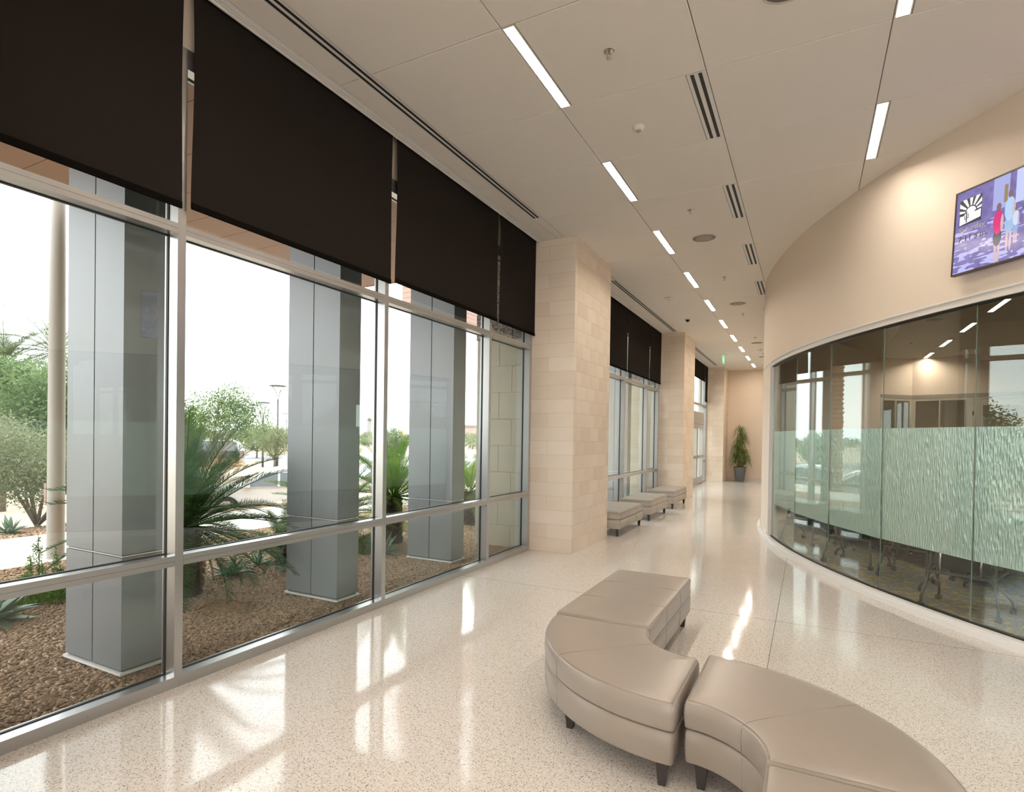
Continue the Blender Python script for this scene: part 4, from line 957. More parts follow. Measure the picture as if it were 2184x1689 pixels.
# canopy soffit
cn = struct('canopy', 'terracotta soffit of the roof overhang'); cn['category'] = 'canopy'
y = -9.0
while y < 8.70:
    y1 = min(y+.61, 8.74); bx('soffit_panel', -8.18, -3.90, y+.004, y1-.004, 4.605, 4.63, M_SOFF, cn); y = y1
bx('soffit_backing', -8.18, -3.9, -9, 8.74, 4.635, 4.75, M_BACK, cn); bx('fascia', -8.22, -8.18, -9, 8.78, 4.60, 4.95, M_SOFF, cn); bx('fascia', -8.18, -3.9, 8.742, 8.78, 4.60, 4.95, M_SOFF, cn)
ec = thing('entrance_canopy', 'pink siding clad canopy beam over the entrance walk', 'canopy', (0, 0, 0))
for i in range(10): bx('siding_board', -9.5, -9.2+.004*(i % 2), 12.0, 27, 5.0+i*.13, 5.0+i*.13+.124, M_PINK, ec)
for yy_ in (19.5, 26.5): bx('post', -9.45, -9.25, yy_, yy_+.2, -.7, 5.0, M_CLAD, ec)
# white flagpole
t = thing('flagpole', 'white round pole just beyond the bed, left of the first clad column', 'pole', (-8.69, 3.90, -.02))
MB().tube([(0, 0, 0), (0, 0, 12)], [.097, .07], 24).obj('pole', M_POLE, t, True); MB().lathe([(.15, 0), (.15, .01), (.11, .03)], 24).obj('base', M_POLE, t, True)
q = -RT*.118; bx('cleat_box', q.x-.022, q.x+.022, q.y-.022, q.y+.022, .72, 1.0, M_PINK, t)

# ---- palms, cycads
def frond_mesh(name, L, droop, npair, ll, lw, vee=.35, fwd=.55, rw=.009, t0=.12, jit=.08, side_curve=0):
    V = []; Fq = []; pts = []
    for i in range(13):
        t = i/12; pts.append((L*t*(1-.12*t*t*droop), side_curve*t*t*L, -droop*L*.5*t**2.2))
    b = MB(); b.tube(pts, [rw*(1-.75*i/12) for i in range(13)], 4)
    V = list(b.v); F4 = [f for f in b.f if len(f) == 4]
    r = np.random.default_rng(int(L*1000)+npair)
    for i in range(npair):
        t = t0+(1-t0)*(i+.5)/npair; x = t*12; k = min(11, int(x)); f = x-k
        p = Vector(pts[k]).lerp(Vector(pts[k+1]), f); d = (Vector(pts[k+1])-Vector(pts[k])).normalized(); nrm = Vector((-d.z, 0, d.x))
        env = (min(1, (t-t0+.03)*6)*.75+.25)*(1-.55*max(0, t-.55)/.45)
        for s in (-1, 1):
            dr = (Vector((0, s, 0))*1+d*(fwd+.5*t)+nrm*(vee+r.normal(0, jit))+Vector((0, 0, 1))*r.normal(0, jit)).normalized(); l = ll*env*(.9+.2*r.random()); wv = d*lw*.5
            m = p+dr*l*.55-nrm*l*.02; e = p+dr*l-nrm*l*.10; o = len(V)
            V += [tuple(p-wv*.7), tuple(p+wv*.7), tuple(m+wv), tuple(m-wv), tuple(e+wv*.15), tuple(e-wv*.15)]
            F4 += [(o, o+1, o+2, o+3), (o+3, o+2, o+4, o+5)]
    return np_mesh(name, V, F4)
CYF = [frond_mesh('frond', 1.18, .55, 88, .150, .0085, .45), frond_mesh('frond', 1.05, .9, 80, .145, .0085, .40), frond_mesh('frond', .92, .35, 72, .135, .0085, .5)]
def crown(t, fm, mt, n, z, el0, el1, sc0=.9, sc1=1.1, azs=None, seed=0, spiral=2.39996):
    r = np.random.default_rng(seed)
    for i in range(n):
        me = fm[i % len(fm)][mt]; o = bpy.data.objects.new('frond', me); COL.objects.link(o); o.parent = t
        u = i/max(1, n-1); el = el0+(el1-el0)*u+r.normal(0, .06); az = i*spiral+r.normal(0, .12); s = sc0+(sc1-sc0)*r.random()
        o.matrix_local = Matrix.Translation((.04*math.cos(az), .04*math.sin(az), z)) @ Matrix.Rotation(az, 4, 'Z') @ Matrix.Rotation(-el, 4, 'Y') @ Matrix.Rotation(r.normal(0, .25), 4, 'X') @ Matrix.Scale(s, 4)
def mats_for(ms, mats):
    out = []
    for me in ms:
        row = {}
        for m in mats: c = me.copy(); c.materials.clear(); c.materials.append(m); row[m.name] = c
        out.append(row)
    return out
CYV = mats_for(CYF, [M_CYC, M_CYCB, M_CYCD])
def jag_trunk(t, h, r0, r1, m, rings, seed=1, n=14, name='trunk', jag=.16):
    b = MB(); r = np.random.default_rng(seed); prof = []
    for i in range(rings*2+1):
        z = h*i/(rings*2); rr = r0+(r1-r0)*i/(rings*2); prof.append((rr*(1+jag*(i % 2)), z))
    for q, z in prof:
        for k in range(n): a = 2*PI*(k+(.5 if int(z*50) % 2 else 0))/n; w_ = q*(1+.05*r.normal()); b.v.append((w_*math.cos(a), w_*math.sin(a), z+.01*r.normal()))
    for i in range(len(prof)-1):
        for k in range(n): a = i*n+k; c = i*n+(k+1) % n; b.f.append((a, c, c+n, a+n))
    b.f.append(tuple((len(prof)-1)*n+k for k in range(n))); return b.obj(name, m, t)
def cycad(label, x, y, z, m, n=40, s=1.0, dead=5, seed=1, el=(1.45, -.35), th=None):
    t = thing('cycad', label, 'cycad', (x, y, -.02), group='cycads in the planting bed')
    jag_trunk(t, z, .15*s, .13*s, M_CTRUNK, 10, seed)
    crown(t, CYV, m.name, n, z, el[0], el[1], .9*s, 1.1*s, seed=seed)
    r = np.random.default_rng(seed+9)
    for i in range(dead):
        o = bpy.data.objects.new('dead_frond', CYV[2][M_CYCD.name]); COL.objects.link(o); o.parent = t; az = i*1.9+.4
        o.matrix_local = Matrix.Translation((.1*math.cos(az), .1*math.sin(az), z-.05)) @ Matrix.Rotation(az, 4, 'Z') @ Matrix.Rotation(1.25+.12*r.normal(), 4, 'Y') @ Matrix.Scale(.62*s, 4)
    return t
cycad('large dark green cycad between the first and second clad columns', -5.70, 3.70, .72, M_CYC, 84, 1.02, 11, 3, (1.5, -.62))
cycad('bright yellow-green cycad left of the third clad column', -5.75, 7.1, .74, M_CYCB, 44, 1.0, 3, 5, (1.52, -.2))
cycad('green cycad peeking out right of the second clad column', -6.35, 6.85-.35, .45, M_CYCB, 36, .95, 3, 7, (1.4, -.3))
cycad('cycad right of the third clad column, close to the block pier', -5.75, 9.35, .62, M_CYCB, 36, 1.0, 3, 11)
cycad('small cycad behind the second clad column', -5.9, 5.15, .25, M_CYC, 26, .62, 1, 13)
PF = mats_for([frond_mesh('frond', 2.4, .75, 74, .42, .018, .35, .8, .018, .15), frond_mesh('frond', 2.2, 1.05, 68, .40, .018, .3, .8, .018, .15)], [M_PALM, M_CYCD])
def date_palm(label, x, y, h, seed, n=44, s=1.0, z=None):
    z0 = gz(x) if z is None else z
    t = thing('date_palm', label, 'palm tree', (x, y, z0), group='date palms outside')
    jag_trunk(t, h, .24, .21, M_PTRUNK, int(h*6.5), seed, 16, jag=.20); crown(t, PF, M_PALM.name, n, h, 1.45, -.55, .85*s, 1.1*s, seed=seed)
    for i in range(5):
        o = bpy.data.objects.new('dead_frond', PF[1][M_CYCD.name]); COL.objects.link(o); o.parent = t; az = i*1.3
        o.matrix_local = Matrix.Translation((0, 0, h-.15)) @ Matrix.Rotation(az, 4, 'Z') @ Matrix.Rotation(.95, 4, 'Y') @ Matrix.Scale(.7*s, 4)
    return t
p = at(8, 775, 24); date_palm('date palm crown at the upper left edge, above the green tree', p.x, p.y, p.z-gz(p.x), 3, s=1.0)
p = at(118, 752, 25); date_palm('date palm with drooping fronds half hidden behind the white pole', p.x, p.y, p.z-gz(p.x), 8, s=1.0)
date_palm('tall date palm whose trunk is mirrored in the curved glass', -11.3, 16.7, 8.2, 4, 40)
# ---- leafy trees and shrubs
def foliage(name, parts, m, parent, lsize, seed, aspect=.45, clump=5, cs=.10):
    r = np.random.default_rng(seed); Ps = []
    for (c, rad, n) in parts:
        nc = max(1, n//clump); d = r.normal(size=(nc, 3)); d /= np.linalg.norm(d, axis=1)[:, None]; q = d*(r.random((nc, 1))**.38)*np.array(rad)+np.array(c)
        Ps.append((q[:, None, :]+r.normal(0, cs, (nc, clump, 3))).reshape(-1, 3))
    P = np.concatenate(Ps); n = len(P); a = r.normal(size=(n, 3)); a /= np.linalg.norm(a, axis=1)[:, None]; b = np.cross(a, r.normal(size=(n, 3))); b /= np.linalg.norm(b, axis=1)[:, None]
    L = lsize*(.6+.8*r.random((n, 1))); V = np.stack([P-a*L, P+b*L*aspect, P+a*L, P-b*L*aspect], 1).reshape(-1, 3)
    me = np_mesh(name, V, np.arange(n*4).reshape(-1, 4)); o = link(name, me, m, parent); o['kind'] = 'stuff'; return o
def branches(t, base, targets, r0, m=M_TRUNK, seed=1, name='branch'):
    r = np.random.default_rng(seed); f = Vector(base)
    for q in targets:
        q = Vector(q); md = f.lerp(q, .5)+Vector((r.normal(0, .08), r.normal(0, .08), -.05))*(q-f).length
        MB().tube([f, f.lerp(md, .5), md, md.lerp(q, .5)+Vector((0, 0, .03)), q], [r0, r0*.8, r0*.6, r0*.4, r0*.15], 6).obj(name, m, t, True)
def tree(name, label, cat, x, y, z0, trunk_h, crown_parts, m, lsize, seed, r0=.08, group=None, nb=9, **k):
    t = thing(name, label, cat, (x, y, z0), group=group); r = np.random.default_rng(seed)
    if trunk_h > .01: MB().tube([(0, 0, -.05), (.02, .01, trunk_h*.6), (0, 0, trunk_h)], [r0*1.2, r0, r0*.9], 8).obj('trunk', M_TRUNK, t, True)
    tg = []
    for i in range(nb):
        c, rad, n = crown_parts[i % len(crown_parts)]; d = r.normal(size=3); d /= np.linalg.norm(d); tg.append(tuple(np.array(c)+d*np.array(rad)*.75))
    branches(t, (0, 0, trunk_h*.9), tg, r0*.7, seed=seed); foliage('foliage', crown_parts, m, t, lsize, seed, **k); return t
# multi-stemmed shrub by the sidewalk
p = at(68, 1128, 13.2)
tree('desert_shrub', 'bushy grey-green desert shrub beyond the sidewalk at the left edge', 'shrub', -12.35, 5.25, gz(-12.3), .05, [((-.1, 0, .95), (.85, .85, .55), 9000), ((-.5, -.3, 1.35), (.7, .7, .55), 5000), ((.35, .1, 1.2), (.55, .55, .6), 4000)], M_OLIVE, .030, 21, .05, nb=7, aspect=.3, cs=.07)
tree('desert_shrub', 'taller olive-green shrub behind the first one at the left edge', 'shrub', -14.2, 4.6, gz(-14.2), .05, [((0, 0, 1.4), (1.1, 1.1, .8), 9000), ((.3, .5, 1.9), (.8, .8, .5), 4000)], M_OLIVE, .035, 22, .05, nb=6, aspect=.3, cs=.08)
p = at(5, 830, 17); tree('shade_tree', 'green leafy tree below the palms at the left edge', 'tree', p.x, p.y, gz(p.x), 1.6, [((0, 0, p.z-gz(p.x)), (1.6, 1.6, .9), 11000), ((.5, .8, p.z-gz(p.x)-.7), (1.2, 1.2, .6), 6000), ((-.6, -.6, p.z-gz(p.x)+.3), (1.3, 1.3, .8), 6000)], M_TREE, .055, 23, .09, nb=10, cs=.12)
p = at(455, 870, 30); tree('mesquite_tree', 'open-branched green tree behind the black SUV', 'tree', p.x, p.y, gz(p.x), 1.2, [((0, 0, 3.3), (2.1, 2.1, 1.3), 6200), ((-.9, -.9, 2.8), (1.5, 1.5, .9), 3200), ((1.1, 1.1, 3.0), (1.4, 1.4, 1.3), 3400), ((.7, .6, 4.2), (1.0, 1.0, .8), 1500)], M_TREE, .060, 24, .075, nb=18, cs=.13)
p = at(384, 900, 33); tree('mesquite_tree', 'smaller yellow-green tree at the edge of the first mullion', 'tree', p.x, p.y, gz(p.x), .8, [((0, 0, 2.2), (1.3, 1.3, 1.1), 6000)], M_TREE, .06, 34, .1, nb=8, cs=.13)
p = at(586, 950, 40); tree('olive_tree', 'round grey-green olive tree beside the lamp posts', 'tree', p.x, p.y, -.75, .7, [((0, 0, 1.9), (1.25, 1.25, 1.15), 11000)], M_OLIVE, .055, 25, .09, nb=8, aspect=.3, cs=.1)
p = at(548, 940, 55); tree('olive_tree', 'pale olive tree farther back, left of the lamp posts', 'tree', p.x, p.y, -.75, .7, [((0, 0, 2.0), (1.9, 1.9, 1.3), 8000)], M_OLIVE, .08, 26, .09, nb=6, aspect=.35, cs=.15)
p = at(834, 935, 62); tree('sage_bush', 'big silvery bush left of the crossing sign', 'shrub', p.x, p.y, -.75, .1, [((0, 0, 1.6), (1.7, 1.7, 1.6), 10000)], M_SAGE, .09, 27, .09, nb=4, aspect=.4, cs=.15)
tree('shade_tree', 'leafy tree hidden behind the first clad column, mirrored in the curved glass', 'tree', -15.2, 7.6, gz(-15.2), 1.2, [((0, 0, 2.6), (1.5, 1.5, 1.4), 14000), ((0, -1.2, 2.2), (1.2, 1.2, 1.2), 8000)], M_TREE, .055, 28, .1, nb=10, cs=.12)
tree('shade_tree', 'tree outside the frame on the left, mirrored in the curved glass', 'tree', -14.5, 1.5, gz(-14.5), 1.2, [((0, 0, 2.4), (1.9, 2.2, 1.5), 16000)], M_TREE, .055, 29, .1, nb=10, cs=.12)
# low green groundcover left of the first column
tree('groundcover_shrub', 'low bright green groundcover against the first clad column', 'shrub', -6.75, 2.95, -.02, 0, [((0, 0, .10), (.42, .42, .12), 6000), ((-.25, -.35, .09), (.3, .3, .10), 3000)], M_GC, .014, 31, .01, nb=3, aspect=.5, cs=.03)
t = thing('upright_sprigs', 'thin upright leafy sprigs rising from the groundcover', 'plant', (-6.75, 2.95, 0))
for i, (px_, h_) in enumerate(((80, .62), (118, .50), (63, .40), (88, .35), (128, .30), (52, .22))):
    q = at(px_, 1250, 5.85); dx, dy = q.x+6.75, q.y-2.95
    MB().tube([(dx, dy, .0), (dx+.01, dy+.01, h_*.6), (dx, dy, h_)], [.005, .004, .002], 5).obj('stem', M_STEM, t)
    o = foliage('leaves', [((dx, dy, h_*.62), (.030, .030, h_*.36), 260)], M_GC, t, .011, 60+i, .5, 3, .012)
p = at(560, 1180, 7.6); tree('groundcover_shrub', 'small green tuft in the gravel left of the second clad column', 'shrub', -6.9, 5.75, -.02, 0, [((0, 0, .10), (.35, .35, .13), 3000)], M_GC, .016, 32, .01, nb=2, cs=.03)
tree('groundcover_shrub', 'green tuft in the gravel right of the second clad column', 'shrub', -5.55, 6.25, -.02, 0, [((0, 0, .12), (.16, .16, .16), 2200)], M_GC, .018, 33, .01, nb=2, cs=.03)
def agave(label, x, y, s, seed, z=-.02, n=26, up=.9):
    t = thing('agave', label, 'succulent', (x, y, z), group='agaves in the beds'); r = np.random.default_rng(seed)
    for i in range(n):
        az = i*2.4+r.normal(0, .1); el = up-(up-.1)*i/n+r.normal(0, .08); L = s*(.8+.3*r.random()); b = MB(); ns = 7; d = Vector((math.cos(az), math.sin(az), 0)); sd_ = Vector((-d.y, d.x, 0))
        for j in range(ns+1):
            u_ = j/ns; w_ = s*.13*(.55+1.4*u_*(1-u_)*1.3)*(1-u_**3)+.001; ra = el+.55*u_
            p_ = d*(L*u_*math.cos(el)+.02)+Vector((0, 0, .03+L*(u_*math.sin(el)-.25*u_*u_*(1-math.sin(el)))))
            b.v += [tuple(p_-sd_*w_+Vector((0, 0, w_*.35))), tuple(p_+Vector((0, 0, -w_*.1))), tuple(p_+sd_*w_+Vector((0, 0, w_*.35))), tuple(p_+Vector((0, 0, -w_*.28)))]
        for j in range(ns):
            o = j*4
            for k in range(4): b.f.append((o+k, o+(k+1) % 4, o+4+(k+1) % 4, o+4+k))
        b.obj('leaf', M_AGAVE, t, True)
    return t
agave('grey-green agave at the lower left corner of the window', -6.28, 2.32, .42, 1)
agave('pale agave behind the large cycad trunk', -6.0, 4.45, .30, 2, n=20)
agave('agave cut by the left edge of the second clad column', -5.5, 4.92, .34, 3, n=14, up=1.2)
agave('agave in the gravel beside the third clad column', -5.3, 6.35, .34, 4, n=14, up=1.2)
agave('small spiky agave in the mulch beyond the sidewalk', -11.6, 4.55, .30, 5, z=gz(-11.6), n=18, up=1.4)
agave('thin-leaved yucca in the gravel between the columns', -6.2, 5.0, .22, 6, n=12, up=1.3)
# fallen dry frond
t = thing('fallen_frond', 'dry yellow frond lying on the gravel under the large cycad', 'frond', (-5.02, 3.36, .0), .75)
for i in range(9):
    a = -.9+i*.22; MB().tube([(0, 0, .01), (.18*math.cos(a), .18*math.sin(a), .07+.01*(i % 3)), (.36*math.cos(a*.6), .36*math.sin(a*.6), .05), (.52*math.cos(a*.3), .50*math.sin(a*.3), .01)], [.004, .003, .003, .002], 5).obj('strand', M_CYCD, t)

# ---- cars
M_GLC = mat('car_glass', (.03, .035, .04), .08, spec=.8); M_TYRE = mat('tyre', (.02, .02, .02), .8); M_RIM = mat('rim', (.6, .6, .6), .3, metal=.8); M_TL = mat('tail_lamp', (.6, .02, .02), .3)
def car(name, label, p, heading, paint, L=4.7, Wd=1.8, Hh=1.42, suv=False):
    t = thing(name, label, 'car', (p[0], p[1], -.77), heading); h = L/2; bh = Hh*(.60 if suv else .63)
    lo = [(-h, .42), (-h+.03, bh-.06), (-h+.12, bh-.01), (-h*.32, bh+.02), (h*.45, bh+.04), (h-.25, bh+.00) if suv else (h*.62, bh-.02), (h-.03, bh-.10) if suv else (h-.10, bh-.16), (h, .45), (h-.02, .24), (h*.76, .20), (-h*.78, .20), (-h+.03, .24)]
    if suv: lo[5] = (h-.75, bh+.0); lo[6] = (h-.08, bh-.13)
    b = MB(); n = len(lo); rows = ((-Wd/2+.06, .96), (-Wd/2, 1), (Wd/2, 1), (Wd/2-.06, .96))
    for y, k in rows: b.v += [(x*(1 if k == 1 else .985), y, .2+(z-.2)*(1 if k == 1 else .985)) for x, z in lo]
    for i in range(3):
        for k in range(n): b.f.append((i*n+k, i*n+(k+1) % n, (i+1)*n+(k+1) % n, (i+1)*n+k))
    b.f += [tuple(range(n)), tuple(3*n+k for k in reversed(range(n)))]; smooth_by_angle(b.obj('body', paint, t), 40)
    if suv: cab = [(-h+.06, bh), (-h+.30, Hh-.05), (-h+.6, Hh), (h*.22, Hh), (h*.30, Hh-.04), (h*.52, bh)]
    else: cab = [(-h*.78, bh), (-h*.42, Hh-.05), (-h*.25, Hh), (h*.08, Hh), (h*.18, Hh-.04), (h*.50, bh)]
    b = MB(); n = len(cab); cx = sum(x for x, z in cab)/n
    for y0, y1 in ((-Wd/2+.03, -Wd/2+.20), (Wd/2-.03, Wd/2-.20)): b.v += [(x, y0+(y1-y0)*(z-bh)/(Hh-bh), z) for x, z in cab]
    b.f += [tuple(range(n)), tuple(n+k for k in reversed(range(n)))]; b.f += [(k, (k+1) % n, n+(k+1) % n, n+k) for k in range(n)]; smooth_by_angle(b.obj('cabin', paint, t), 40)
    xs_ = [c[0] for c in cab]; x0w, x1w = xs_[0]+.22, xs_[-1]-.18; zt_ = Hh-.11; zb_ = bh+.03; tb = .17*(zt_-bh)/(Hh-bh)
    cuts = [x0w, x0w+(x1w-x0w)*.33, x0w+(x1w-x0w)*.66, x1w]
    def slope(x, top):   # keep the windows inside the cabin outline
        if not top: return x
        a = cab[1][0]+.12; c = cab[-2][0]-.03; return min(max(x, a), c)
    for s in (-1, 1):
        for a, c in zip(cuts, cuts[1:]):
            yb, yt = s*(Wd/2-.026), s*(Wd/2-.03-tb+.004); q = [(a+.03, yb, zb_), (c-.03, yb, zb_), (slope(c-.03, 1), yt, zt_), (slope(a+.03, 1), yt, zt_)]; m_ = MB(); m_.v = q+[(x, y-s*.02, z) for x, y, z in q]
            m_.f = [(0, 1, 2, 3), (7, 6, 5, 4), (0, 4, 5, 1), (1, 5, 6, 2), (2, 6, 7, 3), (3, 7, 4, 0)]; m_.obj('side_window', M_GLC, t)
        for x in (-h*.60, h*.62):
            w_ = MB().tube([(x, s*(Wd/2-.20), .33), (x, s*(Wd/2+.012), .33)], .33, 20).obj('wheel', M_TYRE, t, False); MB().tube([(x, s*(Wd/2+.008), .33), (x, s*(Wd/2+.02), .33)], .21, 10).obj('rim', M_RIM, w_)
        MB().box(h*.36, h*.43, s*(Wd/2-.02)-.07, s*(Wd/2-.02)+.12 if s > 0 else s*(Wd/2-.02)+.07, bh+.02, bh+.15).obj('mirror', paint, t)
        MB().box(-h-.012, -h+.10, s*(Wd/2-.22)-.12, s*(Wd/2-.22)+.12, .72 if suv else .60, 1.0 if suv else .74).obj('tail_light', M_TL, t); MB().box(h-.10, h+.006, s*(Wd/2-.24)-.13, s*(Wd/2-.24)+.13, .52, .66).obj('headlight', M_RIM, t)
    for (xa, za), (xb, zb) in ((cab[-1], cab[-2]), (cab[0], cab[1])):
        yw = Wd/2-.30; nx = .014 if xa > 0 else -.014; m_ = MB(); q0, q1 = .12, .88
        A = (xa+(xb-xa)*q0+nx, za+(zb-za)*q0+.01); B_ = (xa+(xb-xa)*q1+nx, za+(zb-za)*q1+.01)
        q = [(A[0], -yw-.06, A[1]), (A[0], yw+.06, A[1]), (B_[0], yw-.05, B_[1]), (B_[0], -yw+.05, B_[1])]; m_.v = q+[(x-nx*2, y, z-.02) for x, y, z in q]; m_.f = [(0, 1, 2, 3), (7, 6, 5, 4), (0, 4, 5, 1), (1, 5, 6, 2), (2, 6, 7, 3), (3, 7, 4, 0)]; m_.obj('windscreen', M_GLC, t)
    return t
PW = mat('white_car_paint', (.62, .615, .61), .2, coat=.5); PB = mat('black_car_paint', (.02, .02, .022), .12, coat=.8); PG = mat('silver_car_paint', (.50, .51, .53), .25, metal=.6)
p = at(606, 1000, 17.3); car('sedan', 'white car parked behind the large cycad, nearest car', p, math.radians(-133), PW, 4.7, 1.8, 1.42)
p = at(434, 960, 41.5); car('suv', 'black SUV parked under the open-branched tree', p, math.radians(-137), PB, 5.1, 2.0, 1.85, True)
p = at(815, 990, 21); car('sedan', 'white car partly hidden between the second and third clad columns', p, math.radians(-125), PW, 4.7, 1.8, 1.42)
p = at(1010, 980, 26); car('sedan', 'silver car glimpsed right of the third clad column', p, math.radians(-115), PG, 4.6, 1.8, 1.42)
p = at(385, 955, 52); car('sedan', 'silver car farther back behind the black SUV', p, math.radians(-137), PG, 4.7, 1.8, 1.42)
# ---- lamp posts, road, sign
M_LP = mat('lamp_post_grey', (.07, .065, .075), .4)
def lamp_post(label, px_, D, ztop, wid=.62):
    p = at(px_, 930, D); t = thing('lamp_post', label, 'lamp post', (p.x, p.y, -.77), group='parking lot lamp posts'); hh = ztop+.77
    MB().tube([(0, 0, 0), (0, 0, hh-1.0)], [.075, .062], 10).obj('pole', M_LP, t, True)
    for a in (0, PI/2, PI, 1.5*PI):
        c, s = math.cos(a), math.sin(a); MB().tube([(0, 0, hh-1.05), (.10*c, .10*s, hh-.75), (.16*c, .16*s, hh-.45), (wid*.85*c, wid*.85*s, hh-.05)], .018, 6).obj('arm', M_LP, t, True)
    MB().lathe([(wid*.9, hh-.06), (wid, hh-.03), (wid*.8, hh+.01), (.05, hh+.05)], 24).obj('lamp_head', M_LP, t, True); return t
lamp_post('tall grey lamp post left of the second clad column', 592, 40, 5.0); lamp_post('shorter grey lamp post beside the tall one', 561, 41, 3.87, .5); lamp_post('distant lamp post touching the second clad column', 611, 100, 5.1, 1.0)
def thin_light(label, px_, D, zt, s=1):
    p = at(px_, 930, D); t = thing('street_light', label, 'lamp post', (p.x, p.y, -.77), group='distant street lights'); MB().tube([(0, 0, 0), (0, 0, zt+.77)], .09, 6).obj('pole', mat('far_grey', (.45, .46, .48), .6), t); bx('arm', 0, 1.6*s if s > 0 else 0, -.06, .06, zt+.68, zt+.8, mat('far_grey'), t) if s > 0 else bx('arm', -1.6, 0, -.06, .06, zt+.68, zt+.8, mat('far_grey'), t); return t
thin_light('thin distant street light above the silvery bush, taller one', 849, 150, 6.4); thin_light('thin distant street light above the silvery bush, shorter one', 845, 170, 6.2, -1); thin_light('thin distant street light left of the lamp posts', 571, 130, 6.6)
def gp(px_, D): q = at(px_, 930, D); return (q.x, q.y)
def road(name, label, D0, D1, m, z0, z1, a=330, b=1080): st(MB().prism([gp(a, D0), gp(b, D0*1.02), gp(b, D1), gp(a, D1)], z0, z1).obj(name, m), label, 'road')
road('road', 'grey asphalt road beyond the parking lot', 48, 66, M_ROAD, -.79, -.745); road('road', 'thin grey road far off in the desert', 150, 175, M_ROAD, -.79, -.73)
road('curb', 'pale kerb along the near side of the road', 47.2, 48, M_CONC, -.79, -.64)
p = at(856, 930, 98); t = thing('crossing_sign', 'yellow diamond pedestrian crossing sign with arrow plate below', 'road sign', (p.x, p.y, -.77))
fw2 = Vector((-p.x, -p.y, 0)).normalized(); t.rotation_euler = (0, 0, math.atan2(fw2.y, fw2.x)+PI/2)
M_YEL = mat('sign_yellow', (.95, .62, .02), .5); M_INKB = mat('sign_black', (.01, .01, .01), .6); zc = 2.05+.77
bx('post', -.10, .10, .02, .10, 0, zc+.9, M_TRIMW, t)
r_ = .56; b = MB(); b.v = [(0, 0, zc-r_), (r_, 0, zc), (0, 0, zc+r_), (-r_, 0, zc), (0, .015, zc-r_), (r_, .015, zc), (0, .015, zc+r_), (-r_, .015, zc)]; b.f = [(0, 1, 2, 3), (7, 6, 5, 4), (0, 4, 5, 1), (1, 5, 6, 2), (2, 6, 7, 3), (3, 7, 4, 0)]; b.obj('diamond_panel', M_YEL, t)
b = MB().tube([(0, -.01, zc-.08), (0, -.01, zc+.17)], .06, 8); b.tube([(0, -.01, zc-.06), (-.13, -.01, zc-.34)], .035, 6); b.tube([(0, -.01, zc-.06), (.12, -.01, zc-.34)], .035, 6); b.tube([(0, -.01, zc+.14), (-.17, -.01, zc+.0)], .028, 6); b.tube([(0, -.01, zc+.14), (.15, -.01, zc+.0)], .028, 6); b.tube([(0, -.01, zc+.25), (0, -.01, zc+.33)], .05, 8); b.obj('walking_figure', M_INKB, t)
bx('arrow_panel', -.32, .32, 0, .015, zc-1.42, zc-.80, M_YEL, t); MB().tube([(.18, -.01, zc-.95), (-.16, -.01, zc-1.27)], [.03, .03], 6).obj('arrow', M_INKB, t); MB().tube([(-.08, -.01, zc-1.19), (-.2, -.01, zc-1.31)], [.10, .005], 6).obj('arrow_tip', M_INKB, t)
# distant scrub on the skyline
SHR = []
for s_ in range(3): o = None
r = np.random.default_rng(77); base = None
lbls = 'low desert scrub on the skyline between the clad columns'
spots = [(773, 215, 3.4, 'scrub bush on the skyline touching the right edge of the second clad column'), (786, 120, 1.9, 'small near scrub bush left of the second mullion'), (791, 262, 4.5, 'broad far scrub bush against the second mullion, behind the small one'),
  (828, 300, 4, 'far scrub showing over the silvery bush'), (868, 245, 3.6, 'far scrub bush right of the crossing sign'), (874, 118, 1.7, 'small scrub bush on open desert by the third clad column'),
  (1003, 225, 4, 'scrub on the skyline against the third clad column, right side'), (1015, 180, 3.2, 'scrub bush on the skyline against the block pier'), (1008, 108, 2.1, 'small near scrub bush between third column and block pier'),
  (552, 165, 4, 'far scrub left of the shorter lamp post'), (600, 200, 5, 'tall far scrub right of the tall lamp post'), (612, 138, 2.8, 'scrub bush at the base of the distant lamp post'),
  (395, 150, 4, 'scrub on the skyline beside the first mullion'), (422, 185, 4, 'far scrub behind the black SUV bonnet'), (440, 98, 2.6, 'nearer scrub behind the black SUV'), (500, 230, 4.4, 'far scrub behind the open-branched tree'),
  (22, 55, 2.6, 'desert scrub far behind the left-edge shrubs'), (95, 56, 2.6, 'desert scrub beside the white pole, far behind')]
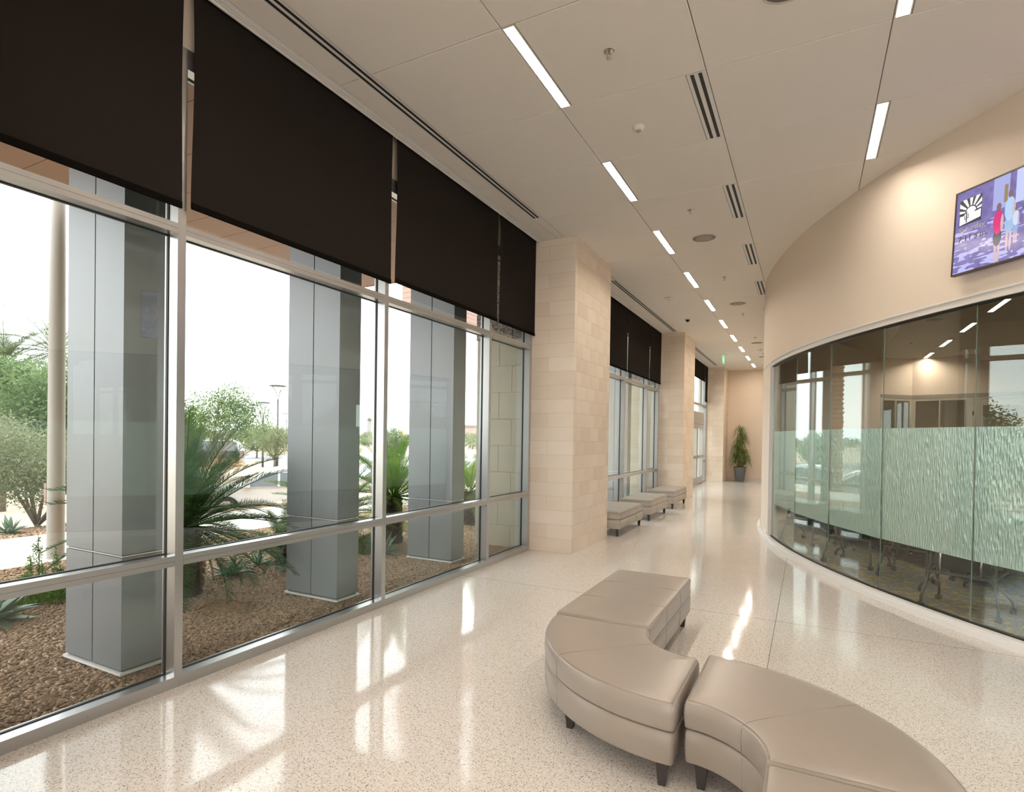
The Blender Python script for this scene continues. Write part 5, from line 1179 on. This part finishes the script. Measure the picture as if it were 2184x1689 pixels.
for i, (px_, D, h_, lb_) in enumerate(spots):
    p = at(px_, 930, D)
    if base is None:
        base = thing('desert_scrub', lbls, 'shrub', (0, 0, 0), group='distant desert scrub'); MB().tube([(0, 0, 0), (0, 0, .3)], .05, 5).obj('trunk', M_TRUNK, base); foliage('foliage', [((0, 0, .48), (.95, .95, .46), 1500), ((.7, .2, .34), (.6, .6, .3), 700)], M_SAGE, base, .055, 99, .5, 5, .06); c = base
    else: c = dup(base, (0, 0, 0))
    c.location = (p.x, p.y, -.77); c.scale = (h_*(1.1+.5*r.random()), h_*(1.1+.5*r.random()), h_); c.rotation_euler = (0, 0, r.random()*6); c['label'] = lb_
def far_palm(px_, D, h, lb):
    p = at(px_, 930, D); t = thing('fan_palm', lb, 'palm tree', (p.x, p.y, -.77), group='far palms'); MB().tube([(0, 0, 0), (0, 0, h)], .25, 6).obj('trunk', M_TRUNK, t); foliage('foliage', [((0, 0, h), (1.1, 1.1, .8), 90)], M_OLIVE, t, .8, int(px_), .10, 3, .2)
far_palm(785, 260, 9.4, 'tiny fan palm on the skyline, left of two'); far_palm(789, 262, 9.0, 'tiny fan palm on the skyline, right of two')
t = thing('distant_building', 'low brown building on the horizon beside the block pier', 'building', (*gp(1012, 240), -.77), .7); bx('wall', -9, 9, -6, 6, 0, 6.2, mat('far_brown', (.40, .30, .26), .9), t); bx('roof', -9.5, 9.5, -6.5, 6.5, 6.2, 6.9, mat('far_roof', (.25, .22, .22), .9), t)
t = thing('distant_building', 'pale low building behind the left shrubs', 'building', (*gp(70, 75), -.77), .3); bx('wall', -14, 14, -6, 6, 0, 5.2, mat('far_pale', (.62, .58, .56), .9), t); bx('roof', -14.3, 14.3, -6.3, 6.3, 5.2, 5.6, mat('far_roof2', (.5, .48, .47), .9), t)
# dry grass by the SUV
tree('grass_clump', 'dry golden grass in front of the black SUV', 'grass', *gp(470, 38), -.76, 0, [((0, 0, .35), (1.6, 1.6, .35), 2500)], M_CYCD, .12, 41, .01, nb=1, aspect=.08, cs=.1)
tree('grass_clump', 'green-gold grass tuft beside the SUV front wheel', 'grass', *gp(396, 38), -.76, 0, [((0, 0, .3), (.5, .5, .35), 1200)], M_OLIVE, .10, 42, .01, nb=1, aspect=.08, cs=.1)
